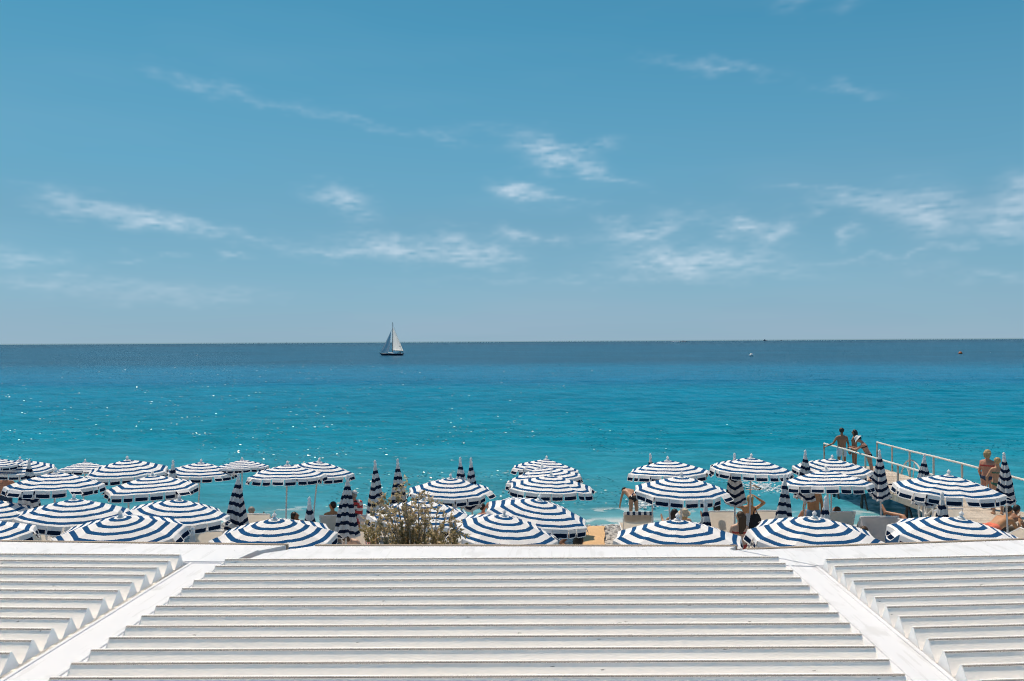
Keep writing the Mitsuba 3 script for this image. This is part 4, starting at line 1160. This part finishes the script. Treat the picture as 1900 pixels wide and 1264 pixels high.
# ---------------------------------------------------------------- boats and buoys
pr('hull_dark', (0.035, 0.045, 0.075), 0.4)
pr('hull_white', (0.75, 0.75, 0.75), 0.4)
pr('ship_grey', (0.16, 0.20, 0.24), 0.7)
pr('mast_dark', (0.10, 0.08, 0.07), 0.5)
cloth('sail_cloth', {'type': 'rgb', 'value': [0.88, 0.87, 0.84]}, 1.85)
cloth('jib_cloth', {'type': 'rgb', 'value': [0.55, 0.60, 0.66]}, 0.5)  # same sailcloth greyed: shade on the jib put into its colour
pr('buoy_orange', (0.55, 0.16, 0.06), 0.5)


def water_at(px, Yd):
    p = at(px, 640, Yd)
    return np.array([p[0], Yd, SEA])


def hull_mesh(L, B, fore, depth, n=24, bow=1.0):
    """lofted hull along x, bow at -x; z=0 is the waterline"""
    u = np.linspace(0, 1, n)
    half = B / 2 * np.clip(1 - np.abs(1 - u / 0.55) ** 2.2, 0, 1) ** 0.8
    half = np.where(u > 0.55, B / 2 * (1 - 0.35 * ((u - 0.55) / 0.45) ** 2), half)
    half = np.maximum(half, 0.03)
    deck = fore * (1.35 - 0.75 * u + 0.45 * u ** 2)
    m = 9
    a = np.linspace(0, np.pi, m)
    x = (u - 0.5) * L
    Yh = -np.cos(a)[None] * half[:, None]
    prof = np.abs(np.cos(a)) ** 0.35
    Zh = -depth * (1 - prof[None]) * np.sin(np.pi * np.clip(u, 0.02, 0.9) / 0.95)[:, None] ** 0.5 + deck[:, None] * (prof[None] * 1.0)
    X_ = np.repeat(x[:, None], m, 1) - (bow * (Zh / max(fore, 0.1)) * (1 - u)[:, None] ** 3)
    v = np.stack([X_, Yh, Zh], -1).reshape(-1, 3)
    f = []
    for i in range(n - 1):
        for j in range(m - 1):
            b = i * m + j
            f += [(b, b + 1, b + m + 1), (b, b + m + 1, b + m)]
        b = i * m
        f += [(b, b + m, b + 2 * m - 1), (b, b + 2 * m - 1, b + m - 1)]
    b = (n - 1) * m
    f += [(b, b + j, b + j + 1) for j in range(1, m - 1)]
    t = trimesh.Trimesh(v, np.array(f), process=False)
    return t, x, half, deck


# the sailing yacht, bow to the left, sails sheeted out
Yb = 384.0
o = water_at(728, Yb)
twb = mat4(rotz(math.radians(-14)), o)
SB = thing('sailboat', 'sailing yacht with white mainsail and jib greyed for shade out on the open sea', 'sailboat')
hm, hx_, hh, hd = hull_mesh(11.2, 3.3, 1.05, 0.8)
part(SB, 'hull', hm, 'hull_dark', 60, tw=twb)
stripe_ = [np.array([hx_[i] - 0.9 * (1 - i / 23.0) ** 3, -(hh[i] + 0.03), hd[i] * 0.80]) for i in range(1, 24)]
part(SB, 'sheer_stripe', tube(stripe_, 0.10, 5), 'hull_white', 40, tw=twb)
part(SB, 'cabin', box(-1.9, 2.4, -0.9, 0.9, 0.7, 1.45, 0.15), 'hull_white', False, tw=twb)
part(SB, 'mast', tube([[0, 0, 0.7], [0.05, 0, 8], [0.15, 0, 16.0]], [0.16, 0.15, 0.10], 8), 'mast_dark', 40, tw=twb)
part(SB, 'boom', tube([[0, 0, 2.3], [4.7, 2.6, 2.0]], 0.09, 8), 'mast_dark', 40, tw=twb)
part(SB, 'forestay', tube([[0.1, 0, 12.9], [-6.2, 0, 1.5]], 0.035, 5), 'mast_dark', 40, tw=twb)
part(SB, 'backstay', tube([[0.15, 0, 15.9], [5.4, 0, 1.1]], 0.03, 5), 'mast_dark', 40, tw=twb)


def sail(tack, head, clew, belly, n=16):
    t, s = np.meshgrid(np.linspace(0, 1, n), np.linspace(0, 1, n), indexing='ij')
    tack, head, clew = map(np.array, (tack, head, clew))
    luff = tack * (1 - t[..., None]) + head * t[..., None]
    leech = clew * (1 - t[..., None]) + head * t[..., None]
    p = luff * (1 - s[..., None]) + leech * s[..., None]
    p[..., 1] += belly * np.sin(np.pi * s) * (1 - t) * (0.5 + t)
    p[..., 2] -= 0.25 * np.sin(np.pi * s) * (1 - t) ** 6
    p[..., 0] += 0.5 * np.sin(np.pi * t) * s * np.sign(clew[0] - tack[0]) * 0.4
    return grid_mesh(p[..., 0], p[..., 1], p[..., 2])


part(SB, 'mainsail', sail((0.12, -0.05, 2.6), (0.28, 0, 13.6), (4.6, 2.5, 2.2), -0.7), 'sail_cloth', True, tw=twb)
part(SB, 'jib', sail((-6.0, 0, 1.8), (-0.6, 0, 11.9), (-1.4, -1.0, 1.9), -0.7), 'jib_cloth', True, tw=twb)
part(SB, 'sail_mark', box(2.9, 3.8, 1.05, 1.10, 4.35, 4.6), 'mast_dark', False, tw=twb)
part(SB, 'sail_bundle', tube([[0.3, 0.1, 2.45], [2.4, 1.25, 2.35], [4.2, 2.3, 2.2]], [0.25, 0.3, 0.16], 8), 'hull_white', 40, tw=twb)
part(SB, 'rudder_post', box(5.2, 5.5, -0.08, 0.08, -0.3, 0.9, 0.03), 'hull_dark', False, tw=twb)
for (x_, z_) in ((3.6, 1.0), (4.4, 1.0)):
    pk_ = person('crew member in white sitting in the cockpit of the sailing yacht' if x_ < 4 else 'crew member in red sitting at the stern of the sailing yacht', 'hip', o + rotz(math.radians(-14)) @ np.array([x_, -0.3, z_ + 0.2]), 0.6, 'tan', 'm', 1.0,
                 wear='shorts', colour='white' if x_ < 4 else 'red', **{k_: v_ for k_, v_ in SIT.items()})

# far motor yacht with its wake, right of the middle on the horizon
Ym = 4300.0
om = water_at(1269, Ym)
MY = thing('motor_yacht', 'white motor yacht with a bright wake on the horizon', 'yacht')
twm = mat4(rotz(math.pi), om)
hm, *_ = hull_mesh(44.0, 9.0, 3.6, 1.0)
part(MY, 'hull', hm, 'hull_white', 60, tw=twm)
part(MY, 'deckhouse', box(-9, 15, -3.4, 3.4, 3.2, 6.2, 0.8), 'hull_white', False, tw=twm)
part(MY, 'bridge', box(-2, 9, -2.6, 2.6, 6.2, 9.0, 0.8), 'hull_white', False, tw=twm)
part(MY, 'radar_mast', tube([[5, 0, 9], [6, 0, 13]], 0.5, 6), 'hull_white', 40, tw=twm)
wkr = np.random.default_rng(8)
wv, wf = [], []
ico = trimesh.creation.icosahedron()
for i in range(70):
    d_ = wkr.random() ** 1.3 * 46
    wv.append(ico.vertices * wkr.uniform(0.6, 1.7) * [2.2, 1, 1.3] + [22 + d_, wkr.normal(0, 3), 0.5])
    wf.append(ico.faces + 12 * i)
part(MY, 'wake', trimesh.Trimesh(np.vstack(wv), np.vstack(wf), process=False), 'foam', True, kind='stuff', tw=twm)

for px, Ys, L, lab in ((1420, 9000.0, 46.0, 'grey cargo ship with a high stern on the horizon at the right'), (1450, 10500.0, 30.0, 'tiny grey ship right of the cargo ship on the horizon')):
    os_ = water_at(px, Ys)
    S = thing('cargo_ship', lab, 'ship')
    tws = mat4(np.eye(3), os_)
    hm, *_ = hull_mesh(L, L * 0.18, L * 0.13, 2.0)
    part(S, 'hull', hm, 'ship_grey', 60, tw=tws)
    part(S, 'bridge', box(-L * 0.30, -L * 0.05, -L * 0.08, L * 0.08, L * 0.10, L * 0.42, 0.8), 'ship_grey', False, tw=tws)
    part(S, 'funnel', box(-L * 0.02, L * 0.06, -L * 0.04, L * 0.04, L * 0.10, L * 0.34, 0.5), 'ship_grey', False, tw=tws)
for px, Ys, L, lab in ((479, 7000.0, 12.0, 'tiny sail on the horizon, left one of two left of the sailing yacht'), (531, 6500.0, 13.0, 'tiny sail on the horizon, right one of two left of the sailing yacht')):
    os_ = water_at(px, Ys)
    S = thing('distant_sailboat', lab, 'sailboat')
    tws = mat4(np.eye(3), os_)
    hm, *_ = hull_mesh(L, L * 0.25, L * 0.08, 0.8)
    part(S, 'hull', hm, 'hull_dark', 60, tw=tws)
    part(S, 'sail', sail((0.2, 0, 1.5), (0.4, 0, L * 1.25), (L * 0.42, -0.5, 1.6), -0.5), 'ship_grey', True, tw=tws)

for px, Yv, mat, lab in ((1394, 325.0, 'hull_white', 'white mooring buoy floating off the coast, left of the orange one'), (1782, 350.0, 'buoy_orange', 'orange mooring buoy floating at the far right')):
    B_ = thing('buoy', lab, 'buoy', 'mooring buoys')
    twq = mat4(np.eye(3) * 1.25, water_at(px, Yv))
    part(B_, 'float', lathe([(0.0, -0.45), (0.35, -0.4), (0.58, -0.1), (0.62, 0.25), (0.5, 0.6), (0.25, 0.78), (0.0, 0.8)], 18), mat, 60, tw=twq)
    part(B_, 'ring', tube([[0, 0, 0.75], [0, 0, 1.15]], 0.07, 8), 'dark_steel', 40, tw=twq)
    part(B_, 'band', lathe([(0.60, 0.02), (0.635, 0.04), (0.635, 0.12), (0.60, 0.14)], 18), 'dark_steel', 40, tw=twq)

# ---------------------------------------------------------------- olive shrub between the roof and the parasols
SH = thing('shrub', 'dry olive green shrub with bare twigs rising behind the pergola edge', 'shrub')
leafc = {'leaf_olive': (0.60, 0.49, 0.27), 'leaf_dry': (0.80, 0.65, 0.45), 'leaf_deep': (0.36, 0.31, 0.15)}
for k_, c_ in leafc.items():
    scene[k_] = {'type': 'principledthin', 'base_color': proc(lambda p, n, uv, c_=c_: mix(c_, tuple(x * 0.6 for x in c_), noise(p.x * 30, p.y * 30, p.z * 30))), 'roughness': 0.6, 'diff_trans': 1.15, 'eta': 1.3}
pr('twig_bark', proc(lambda p, n, uv: mix((0.42, 0.33, 0.24), (0.24, 0.18, 0.12), fbm(p.x * 20, p.y * 20, p.z * 8))), 0.85)
srng = np.random.default_rng(99)
YS = 10.6
basep = spot(768, YS, 0.1)
tips = []
# crown outline seen in the photograph: (px, py of branch tip, bare part)
for px, py, bare in ((692, 948, .75), (700, 932, .7), (712, 922, .65), (724, 934, .6), (736, 915, .65), (744, 902, .6), (752, 918, .55), (764, 926, .6), (776, 918, .6), (788, 940, .55), (800, 932, .55), (812, 945, .5), (828, 952, .6), (838, 962, .6), (846, 975, .6), (848, 992, .5),
                     (683, 968, .6), (678, 986, .5), (690, 985, .4), (705, 960, .5), (706, 988, .35), (722, 975, .4), (724, 994, .3), (740, 950, .5), (742, 985, .3), (758, 960, .45), (760, 994, .3), (776, 955, .45), (778, 985, .3), (792, 968, .4), (794, 994, .3), (808, 975, .35), (812, 996, .3), (826, 985, .35), (832, 1000, .35), (842, 1006, .3),
                     (698, 1002, .3), (714, 1006, .3), (732, 1008, .3), (750, 1006, .3), (768, 1006, .3), (786, 1006, .3), (804, 1008, .3), (820, 1008, .3), (770, 940, .55), (755, 935, .6), (730, 948, .55), (783, 950, .5)):
    tips.append((at(px, py, YS + srng.uniform(-0.38, 0.38)), bare))
LV = {k_: ([], []) for k_ in leafc}
NL = {k_: 0 for k_ in leafc}


def leaf(p, d, size, which):
    d = unit(d)
    s = unit(np.cross(d, srng.normal(0, 1, 3)))
    nn = np.cross(d, s)
    L, w = size, size * 0.24
    v = np.array([p, p + d * L * 0.45 + s * w + nn * 0.08 * L, p + d * L, p + d * L * 0.45 - s * w + nn * 0.08 * L])
    LV[which][0].append(v)
    LV[which][1].append(np.array([[0, 1, 2], [0, 2, 3]]) + NL[which])
    NL[which] += 4


trunk = [basep + np.array([0, 0, 0]), basep + np.array([0.03, 0, 0.6]), basep + np.array([-0.02, 0.02, 1.3]), basep + np.array([0.01, 0, 1.75])]
part(SH, 'trunk', tube(trunk, [0.075, 0.06, 0.05, 0.04], 8), 'twig_bark', 40)
fork = trunk[-1]
for tip, bare in tips:
    mid = fork * 0.5 + tip * 0.5 + srng.normal(0, 0.06, 3) + np.array([(tip - fork)[0] * 0.12, 0, -0.06])
    tt = np.linspace(0, 1, 9)[:, None]
    cv = (1 - tt) ** 2 * fork + 2 * tt * (1 - tt) * mid + tt ** 2 * tip
    cv += srng.normal(0, 0.012, cv.shape) * np.sin(np.pi * tt)
    part(SH, 'branch', tube(cv, np.linspace(0.018, 0.0035, 9), 5), 'twig_bark', 40)
    low = tip[2] < 2.75
    ntw = 20 if low else 9
    for _ in range(ntw):
        u = srng.uniform(bare, 1.0)
        i = int(u * 8)
        p0 = cv[min(i, 7)] * (1 - (u * 8 - i)) + cv[min(i + 1, 8)] * (u * 8 - i)
        d = unit(unit(tip - fork) * 0.8 + srng.normal(0, 0.75, 3) + [0, 0, 0.35])
        L = srng.uniform(0.06, 0.17)
        p1 = p0 + d * L
        n_l = int(srng.integers(9, 17))
        for m_ in range(n_l):
            q = p0 + d * L * (m_ + 1) / n_l
            wch = 'leaf_dry' if srng.random() < (0.20 if low else 0.55) else ('leaf_deep' if srng.random() < (0.5 if low else 0.2) else 'leaf_olive')
            leaf(q, d * 0.6 + srng.normal(0, 0.7, 3), srng.uniform(0.032, 0.068), wch)
for k_ in leafc:
    part(SH, {'leaf_olive': 'olive_leaves', 'leaf_dry': 'dry_leaves', 'leaf_deep': 'deep_green_leaves'}[k_], trimesh.Trimesh(np.vstack(LV[k_][0]), np.vstack(LV[k_][1]), process=False), k_, False, kind='stuff')
